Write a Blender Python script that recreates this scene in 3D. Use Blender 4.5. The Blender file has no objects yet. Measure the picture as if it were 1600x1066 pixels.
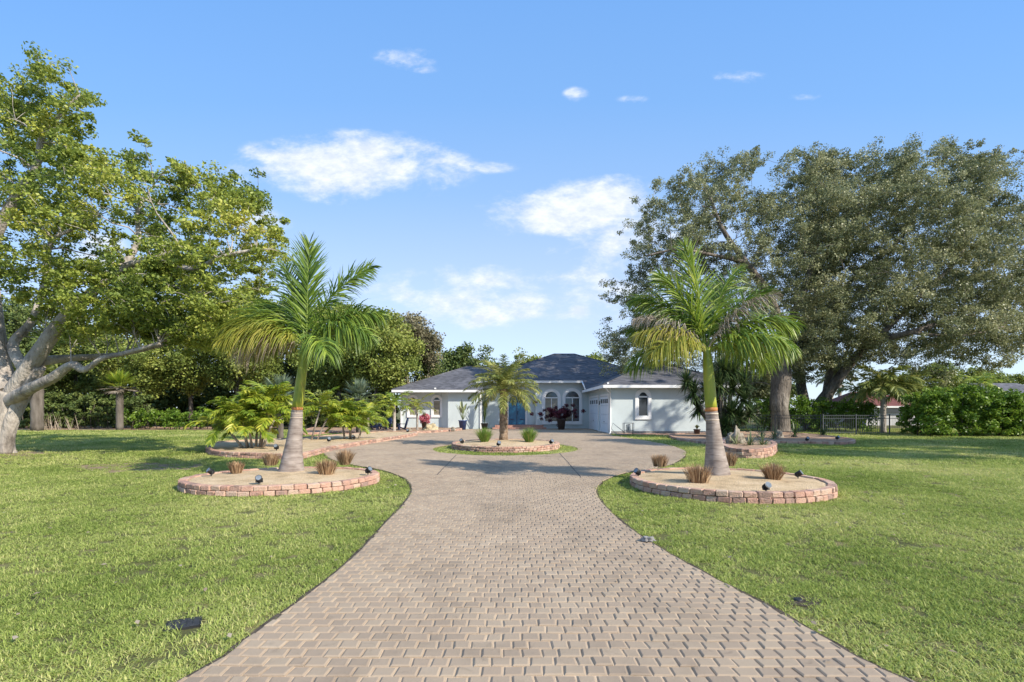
import bpy, math, random
import numpy as np
from mathutils import Vector, noise as mnoise
R=math.radians
S=bpy.context.scene
COL=S.collection
rng=np.random.default_rng(7); random.seed(7)
F=800.0; HZ=640.0; CH=1.6
def G(px,py,z=0.0):
    d=F*(CH-z)/(py-HZ); return Vector(((px-800)/F*d,d,z))
def P(px,py,d): return Vector(((px-800)/F*d,d,CH+(HZ-py)/F*d))
# ------------------------------------------------------------------ camera / light / world
cd=bpy.data.cameras.new('camera'); cam=bpy.data.objects.new('camera',cd); COL.objects.link(cam)
cam.location=(0,0,CH); cam.rotation_euler=(R(90),0,0); cd.sensor_width=36; cd.lens=18
cd.shift_y=(HZ-533)/1600; cd.clip_end=3000; cd.clip_start=.05; S.camera=cam
EL=33; SH=Vector((.82,-.57)).normalized()
sdir=Vector((SH.x*math.cos(R(EL)),SH.y*math.cos(R(EL)),math.sin(R(EL))))
sl=bpy.data.lights.new('sun','SUN'); sl.energy=5.0; sl.angle=R(.5); sl.color=(1,.92,.80)
so=bpy.data.objects.new('sun',sl); COL.objects.link(so); so.rotation_euler=sdir.to_track_quat('Z','Y').to_euler(); so.location=(20,-20,30)
S.view_settings.view_transform='Standard'; S.view_settings.look='None'; S.view_settings.gamma=1; S.view_settings.exposure=0.45
W=bpy.data.worlds.new('World'); S.world=W; W.use_nodes=True
wn=W.node_tree; wn.nodes.clear(); N=wn.nodes.new; L=wn.links.new
def mth(op,a,b=None,c=None,clamp=False,tree=None):
    t=tree or wn
    n=t.nodes.new('ShaderNodeMath'); n.operation=op; n.use_clamp=clamp
    for i,v in enumerate((a,b,c)):
        if v is None: continue
        if isinstance(v,(int,float)): n.inputs[i].default_value=v
        else: t.links.new(v,n.inputs[i])
    return n.outputs[0]
def build_world():
    out=N('ShaderNodeOutputWorld'); bg=N('ShaderNodeBackground'); sky=N('ShaderNodeTexSky')
    sky.sky_type='NISHITA'; sky.sun_disc=False; sky.sun_elevation=R(EL); sky.sun_rotation=math.atan2(SH.x,SH.y)
    sky.air_density=1.0; sky.dust_density=.3; sky.ozone_density=2.0; sky.altitude=0
    bg.inputs['Strength'].default_value=.13
    tc=N('ShaderNodeTexCoord'); sp=N('ShaderNodeSeparateXYZ'); L(tc.outputs['Generated'],sp.inputs[0])
    y=mth('MAXIMUM',sp.outputs[1],.02)
    u=mth('DIVIDE',sp.outputs[0],y); v=mth('DIVIDE',sp.outputs[2],y)
    cb=N('ShaderNodeCombineXYZ'); L(u,cb.inputs[0]); L(v,cb.inputs[1]); cb.inputs[2].default_value=1.7
    mp=N('ShaderNodeMapping'); mp.inputs['Scale'].default_value=(1,1.9,1); L(cb.outputs[0],mp.inputs[0])
    nz=N('ShaderNodeTexNoise'); nz.inputs['Scale'].default_value=7; nz.inputs['Detail'].default_value=9; nz.inputs['Roughness'].default_value=.62
    nz.inputs['Distortion'].default_value=.25
    L(mp.outputs[0],nz.inputs['Vector'])
    cl=[(545,262,225,66,1.05),(585,236,100,40,1.1),(900,332,170,60,1.1),(955,308,110,42,1.05),(630,95,62,26,.62),(655,108,40,12,.4),
        (1155,122,60,16,.45),(900,148,26,16,.42),(990,156,36,10,.3),(1262,152,40,9,.3),(400,340,75,34,.6),(740,440,170,34,.75),(640,462,90,34,.7),(800,470,320,60,.5),
        (905,485,34,24,.75),(880,432,90,24,.7),(150,410,80,60,.6),(770,262,50,14,.35),(1000,370,240,90,.42),(660,300,60,14,.3)]
    tot=None
    for cx,cy,a,b,s in cl:
        du=mth('MULTIPLY',mth('SUBTRACT',u,(cx-800)/F),F/a); dv=mth('MULTIPLY',mth('SUBTRACT',v,(HZ-cy)/F),F/b)
        r=mth('SQRT',mth('ADD',mth('MULTIPLY',du,du),mth('MULTIPLY',dv,dv)))
        m=mth('MULTIPLY',mth('SUBTRACT',1.0,r,clamp=True),s)
        tot=m if tot is None else mth('MAXIMUM',tot,m)
    # noise carve
    nf=N('ShaderNodeTexNoise'); nf.inputs['Scale'].default_value=26; nf.inputs['Detail'].default_value=8; nf.inputs['Roughness'].default_value=.65; L(mp.outputs[0],nf.inputs['Vector'])
    dens=mth('ADD',mth('ADD',mth('MULTIPLY',tot,1.25),mth('MULTIPLY',mth('SUBTRACT',nz.outputs[0],.5),3.0)),mth('MULTIPLY',mth('SUBTRACT',nf.outputs[0],.5),.8))
    dens=mth('MULTIPLY',dens,mth('MULTIPLY',tot,6,clamp=True))
    mr=N('ShaderNodeMapRange'); mr.interpolation_type='SMOOTHSTEP'; mr.inputs[1].default_value=.04; mr.inputs[2].default_value=1.2
    L(dens,mr.inputs[0])
    # unseen broken clouds added behind the camera as neutral fill for the shadows
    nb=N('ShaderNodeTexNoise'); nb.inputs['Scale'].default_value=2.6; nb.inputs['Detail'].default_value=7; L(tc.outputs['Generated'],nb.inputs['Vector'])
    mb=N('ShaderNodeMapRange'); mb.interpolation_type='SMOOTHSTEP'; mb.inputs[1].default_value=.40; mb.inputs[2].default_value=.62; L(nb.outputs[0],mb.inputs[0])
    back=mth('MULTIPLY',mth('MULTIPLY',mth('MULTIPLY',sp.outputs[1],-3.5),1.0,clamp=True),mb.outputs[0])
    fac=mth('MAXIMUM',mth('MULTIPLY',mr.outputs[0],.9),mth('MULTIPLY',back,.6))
    tint=N('ShaderNodeMix'); tint.data_type='RGBA'; tint.blend_type='MULTIPLY'; tint.inputs[0].default_value=1
    L(sky.outputs[0],tint.inputs[6]); tint.inputs[7].default_value=(1.06,1.40,1.70,1)
    # pale haze low down, clean blue higher up
    gr=N('ShaderNodeValToRGB'); L(mth('MULTIPLY',v,1.1,clamp=True),gr.inputs[0]); ge=gr.color_ramp.elements
    st=[(0,(4.6,5.1,5.9)),(.2,(3.8,4.4,5.7)),(.46,(2.15,3.45,5.6)),(.66,(1.5,3.0,5.65)),(.9,(1.22,2.72,5.6))]
    while len(ge)<len(st): ge.new(.5)
    for k,(p_,c_) in enumerate(st): ge[k].position=p_; ge[k].color=(c_[0]/6,c_[1]/6,c_[2]/6,1)
    gs=N('ShaderNodeVectorMath'); gs.operation='SCALE'; gs.inputs['Scale'].default_value=6; L(gr.outputs[0],gs.inputs[0])
    hz=N('ShaderNodeMix'); hz.data_type='RGBA'; hz.inputs[0].default_value=.78; L(tint.outputs[2],hz.inputs[6]); L(gs.outputs[0],hz.inputs[7])
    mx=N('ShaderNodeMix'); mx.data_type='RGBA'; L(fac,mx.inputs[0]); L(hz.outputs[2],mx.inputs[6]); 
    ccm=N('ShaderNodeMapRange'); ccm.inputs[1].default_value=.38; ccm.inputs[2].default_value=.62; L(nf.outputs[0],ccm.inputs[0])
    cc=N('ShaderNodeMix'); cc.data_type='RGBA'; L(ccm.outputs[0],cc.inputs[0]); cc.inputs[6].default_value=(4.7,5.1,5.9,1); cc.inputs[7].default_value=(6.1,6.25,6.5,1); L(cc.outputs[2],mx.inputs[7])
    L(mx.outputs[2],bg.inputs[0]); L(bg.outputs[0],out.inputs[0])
build_world()
# ------------------------------------------------------------------ materials
def mat(name,stops,rough=.8,scale=3.0,attr=0.0,bump=0.0,bscale=40.0,trans=0.0,spec=.3,detail=6,coord='Object',stretch=None,metal=0,bdist=.02,stain=None):
    """stops: list of (pos,(r,g,b)); colour driven by noise mixed with the 'v' attribute"""
    m=bpy.data.materials.new(name); m.use_nodes=True; t=m.node_tree; t.nodes.clear()
    out=t.nodes.new('ShaderNodeOutputMaterial'); b=t.nodes.new('ShaderNodeBsdfPrincipled')
    b.inputs['Roughness'].default_value=rough; b.inputs['Specular IOR Level'].default_value=spec; b.inputs['Metallic'].default_value=metal
    geo=t.nodes.new('ShaderNodeNewGeometry')
    vec=geo.outputs['Position']
    if stretch:
        mp=t.nodes.new('ShaderNodeMapping'); mp.inputs['Scale'].default_value=stretch; t.links.new(vec,mp.inputs[0]); vec=mp.outputs[0]
    nz=t.nodes.new('ShaderNodeTexNoise'); nz.inputs['Scale'].default_value=scale; nz.inputs['Detail'].default_value=detail; nz.inputs['Roughness'].default_value=.6
    t.links.new(vec,nz.inputs['Vector'])
    mr=t.nodes.new('ShaderNodeMapRange'); mr.inputs[1].default_value=.25; mr.inputs[2].default_value=.75; t.links.new(nz.outputs[0],mr.inputs[0])
    fac=mr.outputs[0]
    if attr>0:
        at=t.nodes.new('ShaderNodeAttribute'); at.attribute_name='v'
        fac=mth('ADD',mth('MULTIPLY',fac,1-attr,tree=t),mth('MULTIPLY',at.outputs['Fac'],attr,tree=t),tree=t)
    cr=t.nodes.new('ShaderNodeValToRGB'); e=cr.color_ramp.elements
    while len(e)<len(stops): e.new(.5)
    for k,(p,c) in enumerate(stops): e[k].position=p; e[k].color=(*c,1)
    t.links.new(fac,cr.inputs[0]); colo=cr.outputs[0]
    if stain:
        for sc_,lo,hi,amt in stain:
            n3=t.nodes.new('ShaderNodeTexNoise'); n3.inputs['Scale'].default_value=sc_; n3.inputs['Detail'].default_value=9; n3.inputs['Roughness'].default_value=.65; n3.inputs['Distortion'].default_value=.6
            t.links.new(vec,n3.inputs['Vector']); m3=t.nodes.new('ShaderNodeMapRange'); m3.inputs[1].default_value=lo; m3.inputs[2].default_value=hi; m3.inputs[3].default_value=1-amt; m3.inputs[4].default_value=1
            t.links.new(n3.outputs[0],m3.inputs[0]); x3=t.nodes.new('ShaderNodeMix'); x3.data_type='RGBA'; x3.blend_type='MULTIPLY'; x3.inputs[0].default_value=1
            t.links.new(colo,x3.inputs[6]); t.links.new(m3.outputs[0],x3.inputs[7]); colo=x3.outputs[2]
    t.links.new(colo,b.inputs['Base Color'])
    if bump>0:
        n2=t.nodes.new('ShaderNodeTexNoise'); n2.inputs['Scale'].default_value=bscale; n2.inputs['Detail'].default_value=5
        t.links.new(vec,n2.inputs['Vector'])
        bp=t.nodes.new('ShaderNodeBump'); bp.inputs['Strength'].default_value=bump; bp.inputs['Distance'].default_value=bdist
        t.links.new(n2.outputs[0],bp.inputs['Height']); t.links.new(bp.outputs[0],b.inputs['Normal'])
    if trans>0:
        tr=t.nodes.new('ShaderNodeBsdfTranslucent'); t.links.new(cr.outputs[0],tr.inputs[0])
        mx=t.nodes.new('ShaderNodeMixShader'); mx.inputs[0].default_value=trans
        t.links.new(b.outputs[0],mx.inputs[1]); t.links.new(tr.outputs[0],mx.inputs[2]); t.links.new(mx.outputs[0],out.inputs[0])
    else: t.links.new(b.outputs[0],out.inputs[0])
    return m
M={}
M['grass']=mat('grass_blades',[(0,(.06,.10,.02)),(.28,(.22,.30,.06)),(.50,(.42,.49,.13)),(.72,(.68,.64,.27)),(1,(.86,.72,.48))],.75,.30,attr=.46,trans=.4,spec=.15,detail=9)
M['ground']=mat('lawn_ground',[(0,(.055,.06,.018)),(.5,(.12,.12,.04)),(1,(.26,.21,.10))],.95,2.2,bump=.8,bscale=60,detail=12)
M['wetsoil']=mat('dark_soil',[(0,(.035,.027,.02)),(1,(.12,.095,.07))],.95,14,bump=.8,bscale=60)
M['dirt']=mat('dirt',[(0,(.16,.11,.06)),(1,(.36,.27,.17))],.95,5,bump=.6,bscale=50)
M['paver']=mat('paver',[(0,(.26,.205,.148)),(.35,(.345,.265,.188)),(.7,(.385,.30,.21)),(1,(.46,.37,.27))],.85,.6,attr=.5,bump=.35,bscale=160,detail=10,stain=[(.7,.33,.5,.22),(9,.28,.42,.25)])
M['joint']=mat('joint_sand',[(0,(.42,.31,.2)),(1,(.66,.51,.35))],.95,9,bump=.4,bscale=120)
M['sand']=mat('bed_sand',[(0,(.34,.24,.14)),(.4,(.60,.445,.265)),(1,(.74,.57,.37))],.95,2.2,bump=1.0,bscale=38,detail=14,bdist=.03,stain=[(22,.3,.5,.35),(60,.35,.5,.3)])
M['mulch']=mat('mulch',[(0,(.22,.12,.07)),(.5,(.38,.25,.16)),(1,(.5,.36,.25))],.95,6,bump=.9,bscale=50,detail=12)
M['block']=mat('edging_block',[(0,(.16,.11,.09)),(.22,(.33,.22,.175)),(.45,(.47,.27,.20)),(.65,(.52,.34,.25)),(.85,(.50,.38,.29)),(1,(.62,.50,.39))],.95,7,attr=.62,bump=1.0,bscale=38,detail=8)
M['leafL']=mat('broad_leaf_yellow_green',[(0,(.045,.075,.02)),(.28,(.15,.215,.04)),(.58,(.33,.39,.07)),(.84,(.54,.53,.10)),(1,(.66,.50,.15))],.48,.5,attr=.66,trans=.36,spec=.4)
M['leafO']=mat('oak_leaf_grey_green',[(0,(.035,.05,.022)),(.36,(.165,.19,.085)),(.68,(.38,.39,.20)),(1,(.70,.66,.44))],.45,.35,attr=.65,trans=.33,spec=.4)
M['leafM']=mat('mixed_leaf',[(0,(.055,.085,.02)),(.4,(.19,.25,.055)),(.75,(.37,.40,.09)),(1,(.56,.51,.17))],.55,.3,attr=.6,trans=.3,spec=.35)
M['leafD']=mat('dark_leaf',[(0,(.035,.06,.018)),(.5,(.12,.17,.045)),(1,(.32,.35,.10))],.55,.4,attr=.6,trans=.25,spec=.3)
M['leafB']=mat('brownish_leaf',[(0,(.08,.07,.04)),(.5,(.23,.21,.12)),(1,(.42,.38,.24))],.7,.4,attr=.6,trans=.2,spec=.2)
M['leafH']=mat('glossy_hedge_leaf',[(0,(.05,.10,.015)),(.4,(.12,.22,.025)),(.8,(.25,.36,.045)),(1,(.42,.46,.08))],.45,.5,attr=.7,trans=.32,spec=.35)
M['frond']=mat('palm_frond',[(0,(.04,.085,.018)),(.4,(.13,.22,.03)),(.7,(.29,.38,.05)),(1,(.54,.54,.12))],.42,1.6,attr=.75,trans=.33,spec=.45)
M['frondY']=mat('yellowing_frond',[(0,(.10,.15,.02)),(.4,(.25,.28,.035)),(.75,(.42,.38,.07)),(1,(.45,.36,.2))],.55,1.2,attr=.7,trans=.3,spec=.35)
M['frondDead']=mat('dead_frond',[(0,(.17,.12,.08)),(.5,(.33,.27,.2)),(1,(.48,.42,.35))],.9,1.5,attr=.7,trans=.12,spec=.1)
M['areca']=mat('areca_frond',[(0,(.07,.14,.018)),(.4,(.22,.32,.032)),(.75,(.44,.48,.055)),(1,(.66,.58,.1))],.42,.9,attr=.75,trans=.35,spec=.45)
M['fan']=mat('blue_fan_leaf',[(0,(.07,.11,.06)),(.5,(.17,.23,.14)),(1,(.32,.36,.24))],.5,1,attr=.7,trans=.25,spec=.4)
M['datefrond']=mat('date_palm_frond',[(0,(.08,.12,.03)),(.5,(.2,.24,.055)),(.8,(.38,.37,.10)),(1,(.55,.48,.2))],.5,1,attr=.7,trans=.28,spec=.4)
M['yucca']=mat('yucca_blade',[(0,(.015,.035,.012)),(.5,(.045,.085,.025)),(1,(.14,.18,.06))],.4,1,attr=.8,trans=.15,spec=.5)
M['agave']=mat('agave_leaf',[(0,(.08,.12,.05)),(.5,(.2,.24,.11)),(1,(.42,.4,.22))],.5,1,attr=.8,trans=.15)
M['dryclump']=mat('dry_grass',[(0,(.10,.06,.035)),(.35,(.28,.17,.095)),(.7,(.50,.34,.20)),(1,(.66,.50,.31))],.85,2,attr=.85,trans=.2,spec=.1)
M['greengrass']=mat('ornamental_grass',[(0,(.07,.15,.03)),(.5,(.17,.30,.05)),(.85,(.33,.42,.09)),(1,(.45,.38,.15))],.6,1,attr=.85,trans=.35)
M['burgundy']=mat('burgundy_leaf',[(0,(.03,.01,.012)),(.5,(.09,.02,.03)),(1,(.24,.05,.07))],.5,1,attr=.8,trans=.2)
M['pink']=mat('pink_leaf',[(0,(.3,.05,.08)),(.5,(.6,.15,.2)),(1,(.7,.35,.35))],.5,1,attr=.8,trans=.2)
M['barkP']=mat('pale_bark',[(0,(.14,.12,.10)),(.35,(.34,.30,.26)),(.7,(.48,.43,.37)),(1,(.62,.56,.49))],.9,2.4,bump=1.0,bscale=11,stretch=(1,1,.4),detail=10,bdist=.07,stain=[(3.5,.34,.48,.35),(14,.32,.46,.35)])
M['barkO']=mat('oak_bark',[(0,(.085,.07,.058)),(.5,(.2,.17,.14)),(1,(.36,.32,.27))],.95,1.6,bump=1,bscale=9,stretch=(1,1,.35),detail=10,bdist=.1,stain=[(3,.36,.52,.45),(9,.36,.5,.4)])
M['barkD']=mat('dark_bark',[(0,(.05,.04,.03)),(1,(.22,.19,.16))],.95,3,bump=.8,bscale=20,stretch=(1,1,.3))
M['shaft']=mat('green_crownshaft',[(0,(.13,.18,.02)),(.4,(.25,.31,.035)),(.7,(.38,.38,.05)),(1,(.48,.40,.09))],.4,3.0,attr=.2,spec=.4,stretch=(2.5,2.5,.6),detail=9,stain=[(5,.3,.42,.45)])
M['rust']=mat('rust_ring',[(0,(.34,.14,.05)),(1,(.55,.25,.09))],.8,10)
M['cream']=mat('cream_scar',[(0,(.5,.4,.3)),(1,(.66,.56,.46))],.8,10)
M['stucco']=mat('pale_blue_stucco',[(0,(.50,.56,.56)),(1,(.58,.64,.64))],.9,1.1,bump=.5,bscale=45,stain=[(.5,.36,.5,.07)])
M['trim']=mat('white_trim',[(0,(.70,.70,.69)),(1,(.79,.79,.78))],.6,2)
M['soffit']=mat('soffit_paint',[(0,(.62,.63,.62)),(1,(.68,.69,.68))],.8,2)
M['garage']=mat('garage_door_paint',[(0,(.70,.73,.76)),(1,(.76,.79,.81))],.5,2)
M['blind']=mat('tan_blind',[(0,(.30,.26,.19)),(1,(.42,.37,.28))],.6,4)
M['navy']=mat('navy_paint',[(0,(.012,.02,.06)),(1,(.03,.045,.11))],.45,4,spec=.5)
M['bluepot']=mat('blue_glaze',[(0,(.01,.03,.12)),(1,(.03,.07,.22))],.2,5,spec=.7)
M['black']=mat('black_plastic',[(0,(.012,.012,.013)),(1,(.03,.03,.032))],.45,20,spec=.5)
M['boxlid']=mat('dark_plastic_lid',[(0,(.02,.022,.026)),(1,(.06,.062,.066))],.7,30,bump=.4,bscale=200)
M['lens']=mat('lamp_lens',[(0,(.10,.12,.14)),(1,(.22,.25,.28))],.12,8,spec=.8)
M['metal']=mat('fence_metal_black',[(0,(.02,.022,.024)),(1,(.04,.042,.045))],.4,9,spec=.5)
M['metalf']=mat('fence_metal_dark_grey',[(0,(.07,.075,.08)),(1,(.12,.125,.13))],.4,9,spec=.5)
M['metalg']=mat('fence_metal_grey',[(0,(.17,.18,.19)),(1,(.26,.27,.28))],.4,9,spec=.5)
M['barkR']=mat('rough_palm_bark',[(0,(.07,.045,.03)),(.5,(.24,.17,.115)),(1,(.48,.38,.28))],.95,7,bump=1,bscale=25,detail=8)
M['rock']=mat('limestone_rock',[(0,(.09,.075,.055)),(.5,(.27,.235,.18)),(1,(.45,.40,.32))],.95,5,bump=1,bscale=18,detail=10)
M['boulder']=mat('yellow_boulder',[(0,(.33,.26,.15)),(1,(.58,.5,.33))],.9,4,bump=.6,bscale=20)
M['concrete']=mat('grey_concrete',[(0,(.13,.125,.12)),(1,(.30,.29,.275))],.9,8,bump=.5,bscale=60)
M['maroon']=mat('maroon_tile',[(0,(.11,.035,.03)),(1,(.22,.08,.06))],.8,2)
M['nbwall']=mat('grey_white_wall',[(0,(.5,.5,.5)),(1,(.62,.62,.62))],.9,1)
M['terracotta']=mat('dark_pot',[(0,(.05,.035,.03)),(1,(.1,.07,.06))],.7,8)
M['rake']=mat('brick_step',[(0,(.28,.14,.11)),(.5,(.42,.23,.17)),(1,(.5,.33,.26))],.9,9,bump=.5)
def glass_mat(name,c,rough=.06,spec=1.0):
    m=bpy.data.materials.new(name); m.use_nodes=True; b=m.node_tree.nodes['Principled BSDF']
    b.inputs['Base Color'].default_value=(*c,1); b.inputs['Roughness'].default_value=rough; b.inputs['Specular IOR Level'].default_value=spec
    nz=m.node_tree.nodes.new('ShaderNodeTexNoise'); nz.inputs['Scale'].default_value=1.5
    bp=m.node_tree.nodes.new('ShaderNodeBump'); bp.inputs['Strength'].default_value=.04; m.node_tree.links.new(nz.outputs[0],bp.inputs['Height']); m.node_tree.links.new(bp.outputs[0],b.inputs['Normal'])
    return m
M['glass']=glass_mat('window_glass',(.03,.035,.04))
M['bluedoor']=glass_mat('blue_door_glass',(.02,.13,.24),.2,.6)
def shingle():
    m=bpy.data.materials.new('charcoal_shingle'); m.use_nodes=True; t=m.node_tree; b=t.nodes['Principled BSDF']
    geo=t.nodes.new('ShaderNodeNewGeometry'); sp=t.nodes.new('ShaderNodeSeparateXYZ'); t.links.new(geo.outputs['Position'],sp.inputs[0])
    row=mth('DIVIDE',sp.outputs[2],.058,tree=t); fr=mth('FRACT',row,tree=t); fl=mth('FLOOR',row,tree=t)
    hor=mth('ADD',sp.outputs[0],sp.outputs[1],tree=t)
    cb=t.nodes.new('ShaderNodeCombineXYZ'); t.links.new(mth('FLOOR',mth('ADD',mth('MULTIPLY',hor,3.3,tree=t),mth('MULTIPLY',fl,.37,tree=t),tree=t),tree=t),cb.inputs[0]); t.links.new(fl,cb.inputs[1])
    wn_=t.nodes.new('ShaderNodeTexWhiteNoise'); t.links.new(cb.outputs[0],wn_.inputs[0])
    nz=t.nodes.new('ShaderNodeTexNoise'); nz.inputs['Scale'].default_value=.6; nz.inputs['Detail'].default_value=8; t.links.new(geo.outputs['Position'],nz.inputs['Vector'])
    f=mth('ADD',mth('MULTIPLY',wn_.outputs[0],.55,tree=t),mth('MULTIPLY',nz.outputs[0],.5,tree=t),tree=t)
    edge=mth('LESS_THAN',fr,.16,tree=t)
    f=mth('SUBTRACT',f,mth('MULTIPLY',edge,.4,tree=t),tree=t,clamp=True)
    cr=t.nodes.new('ShaderNodeValToRGB'); e=cr.color_ramp.elements; e[0].color=(.028,.029,.034,1); e[1].color=(.165,.165,.185,1); t.links.new(f,cr.inputs[0]); t.links.new(cr.outputs[0],b.inputs['Base Color'])
    bp=t.nodes.new('ShaderNodeBump'); bp.inputs['Strength'].default_value=.6; bp.inputs['Distance'].default_value=.02; t.links.new(fr,bp.inputs['Height']); t.links.new(bp.outputs[0],b.inputs['Normal'])
    b.inputs['Roughness'].default_value=.85; return m
M['shingle']=shingle()
# royal palm trunk: grey with rings
def royal_bark():
    m=bpy.data.materials.new('ringed_grey_bark'); m.use_nodes=True; t=m.node_tree; b=t.nodes['Principled BSDF']
    geo=t.nodes.new('ShaderNodeNewGeometry'); sp=t.nodes.new('ShaderNodeSeparateXYZ'); t.links.new(geo.outputs['Position'],sp.inputs[0])
    nz=t.nodes.new('ShaderNodeTexNoise'); nz.inputs['Scale'].default_value=4; nz.inputs['Detail'].default_value=9
    mp=t.nodes.new('ShaderNodeMapping'); mp.inputs['Scale'].default_value=(1,1,2.6); t.links.new(geo.outputs['Position'],mp.inputs[0]); t.links.new(mp.outputs[0],nz.inputs['Vector'])
    z=mth('ADD',mth('MULTIPLY',sp.outputs[2],7.5,tree=t),mth('MULTIPLY',nz.outputs[0],.7,tree=t),tree=t)
    ring=mth('LESS_THAN',mth('FRACT',z,tree=t),.13,tree=t)
    f=mth('SUBTRACT',nz.outputs[0],mth('MULTIPLY',ring,.13,tree=t),tree=t,clamp=True)
    cr=t.nodes.new('ShaderNodeValToRGB'); e=cr.color_ramp.elements; e[0].position=.25; e[0].color=(.15,.115,.095,1); e[1].position=.75; e[1].color=(.38,.325,.285,1)
    t.links.new(f,cr.inputs[0]); t.links.new(cr.outputs[0],b.inputs['Base Color']); b.inputs['Roughness'].default_value=.85
    bp=t.nodes.new('ShaderNodeBump'); bp.inputs['Strength'].default_value=.35; bp.inputs['Distance'].default_value=.02; t.links.new(f,bp.inputs['Height']); t.links.new(bp.outputs[0],b.inputs['Normal'])
    return m
M['royal']=royal_bark()
# ------------------------------------------------------------------ mesh builder
class MB:
    def __init__(s): s.v=[]; s.f=[]; s.m=[]; s.a=[]; s.sm=[]
    def vert(s,p,a=.5): s.v.append((p[0],p[1],p[2])); s.a.append(a); return len(s.v)-1
    def face(s,ids,m=0,sm=False): s.f.append(tuple(ids)); s.m.append(m); s.sm.append(sm)
    def box(s,c,sz,rz=0,m=0,a=.5,bev=0):
        cx,cy,cz=c; hx,hy,hz=sz[0]/2,sz[1]/2,sz[2]/2; co,si=math.cos(rz),math.sin(rz)
        def w(x,y,z): return (cx+x*co-y*si,cy+x*si+y*co,cz+z)
        if bev<=0:
            i=[s.vert(w(x,y,z),a) for z in(-hz,hz) for x,y in((-hx,-hy),(hx,-hy),(hx,hy),(-hx,hy))]
            for q in((3,2,1,0),(4,5,6,7),(0,1,5,4),(1,2,6,5),(2,3,7,6),(3,0,4,7)): s.face([i[k] for k in q],m)
        else:
            b=bev; rings=[]
            for z,ins in((-hz,0),(hz-b,0),(hz,b)):
                rings.append([s.vert(w(x,y,z),a) for x,y in((-hx+ins,-hy+ins),(hx-ins,-hy+ins),(hx-ins,hy-ins),(-hx+ins,hy-ins))])
            for k in range(2):
                for j in range(4): s.face((rings[k][j],rings[k][(j+1)%4],rings[k+1][(j+1)%4],rings[k+1][j]),m)
            s.face(rings[2],m); s.face(rings[0][::-1],m)
    def prism(s,pts,z0,z1,m=0,top=True):
        n=len(pts); a=[s.vert((p[0],p[1],z0)) for p in pts]; b=[s.vert((p[0],p[1],z1)) for p in pts]
        for k in range(n): s.face((a[k],a[(k+1)%n],b[(k+1)%n],b[k]),m)
        if top: s.face(b,m)
        s.face(a[::-1],m)
    def tube(s,pts,rad,n=8,m=0,a=.5,cap=True,wob=0):
        pts=[Vector(p) for p in pts]; rings=[]; up=Vector((.31,.17,.93)).normalized()
        prev=None
        for k,p in enumerate(pts):
            if k==0: T=pts[1]-p
            elif k==len(pts)-1: T=p-pts[k-1]
            else: T=pts[k+1]-pts[k-1]
            T.normalize()
            U=prev if prev is not None else (up if abs(T.dot(up))<.95 else Vector((1,0,0)))
            A=(U-T*U.dot(T)); 
            if A.length<1e-4: A=T.orthogonal()
            A.normalize(); B=T.cross(A); prev=A
            r=rad[k] if hasattr(rad,'__len__') else rad
            ring=[]
            for j in range(n):
                th=2*math.pi*j/n; rr=r*(1+wob*mnoise.noise(Vector((math.cos(th)*1.3+p.x,math.sin(th)*1.3+p.y,p.z*.8)))) if wob else r
                ring.append(s.vert(p+A*math.cos(th)*rr+B*math.sin(th)*rr,a))
            rings.append(ring)
        for k in range(len(rings)-1):
            for j in range(n): s.face((rings[k][j],rings[k][(j+1)%n],rings[k+1][(j+1)%n],rings[k+1][j]),m,True)
        if cap: s.face(rings[-1],m); s.face(rings[0][::-1],m)
    def blade(s,p,d,ln,w,droop,seg=3,m=0,a=.5,side=None,tipw=.0):
        p=Vector(p); d=Vector(d).normalized()
        sd=side if side is not None else d.cross(Vector((0,0,1)))
        if sd.length<1e-3: sd=Vector((1,0,0))
        sd=sd.normalized(); prev=None
        for k in range(seg+1):
            t=k/seg; ww=w*(.55+.45*min(1,t*3))*(1-t**2.2)*.5+tipw*.5
            if k==seg and tipw==0:
                i=s.vert(p,a); s.face((prev[0],prev[1],i),m); break
            c=(s.vert(p-sd*ww,a),s.vert(p+sd*ww,a))
            if prev: s.face((prev[0],prev[1],c[1],c[0]),m)
            prev=c; p=p+d*(ln/seg); d=(d+Vector((0,0,-droop/seg))).normalized()
    def build(s,name,mats,parent=None,shift=None,smooth=None):
        me=bpy.data.meshes.new(name)
        v=s.v
        if shift is not None: v=[(x-shift[0],y-shift[1],z-shift[2]) for x,y,z in v]
        me.from_pydata(v,[],s.f)
        mats=mats if isinstance(mats,(list,tuple)) else [mats]
        for m_ in mats: me.materials.append(M[m_] if isinstance(m_,str) else m_)
        me.polygons.foreach_set('material_index',s.m)
        me.polygons.foreach_set('use_smooth',s.sm if smooth is None else [smooth]*len(s.f))
        at=me.attributes.new('v','FLOAT','POINT'); at.data.foreach_set('value',s.a)
        me.update()
        o=bpy.data.objects.new(name,me); COL.objects.link(o)
        if parent: o.parent=parent
        if shift is not None and not parent: o.location=shift
        return o
def np_quads(name,V,A,mats,parent,shift):
    n=len(V)//4; me=bpy.data.meshes.new(name); V=V-np.array(shift)[None,:]
    me.vertices.add(4*n); me.vertices.foreach_set('co',V.astype(np.float32).ravel())
    me.loops.add(4*n); me.loops.foreach_set('vertex_index',np.arange(4*n,dtype=np.int32))
    me.polygons.add(n); me.polygons.foreach_set('loop_start',np.arange(0,4*n,4,dtype=np.int32))
    try: me.polygons.foreach_set('loop_total',np.full(n,4,dtype=np.int32))
    except Exception: pass
    me.materials.append(M[mats]); me.update(calc_edges=True)
    at=me.attributes.new('v','FLOAT','POINT'); at.data.foreach_set('value',np.repeat(A,4).astype(np.float32))
    o=bpy.data.objects.new(name,me); COL.objects.link(o); o.parent=parent; return o
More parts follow.
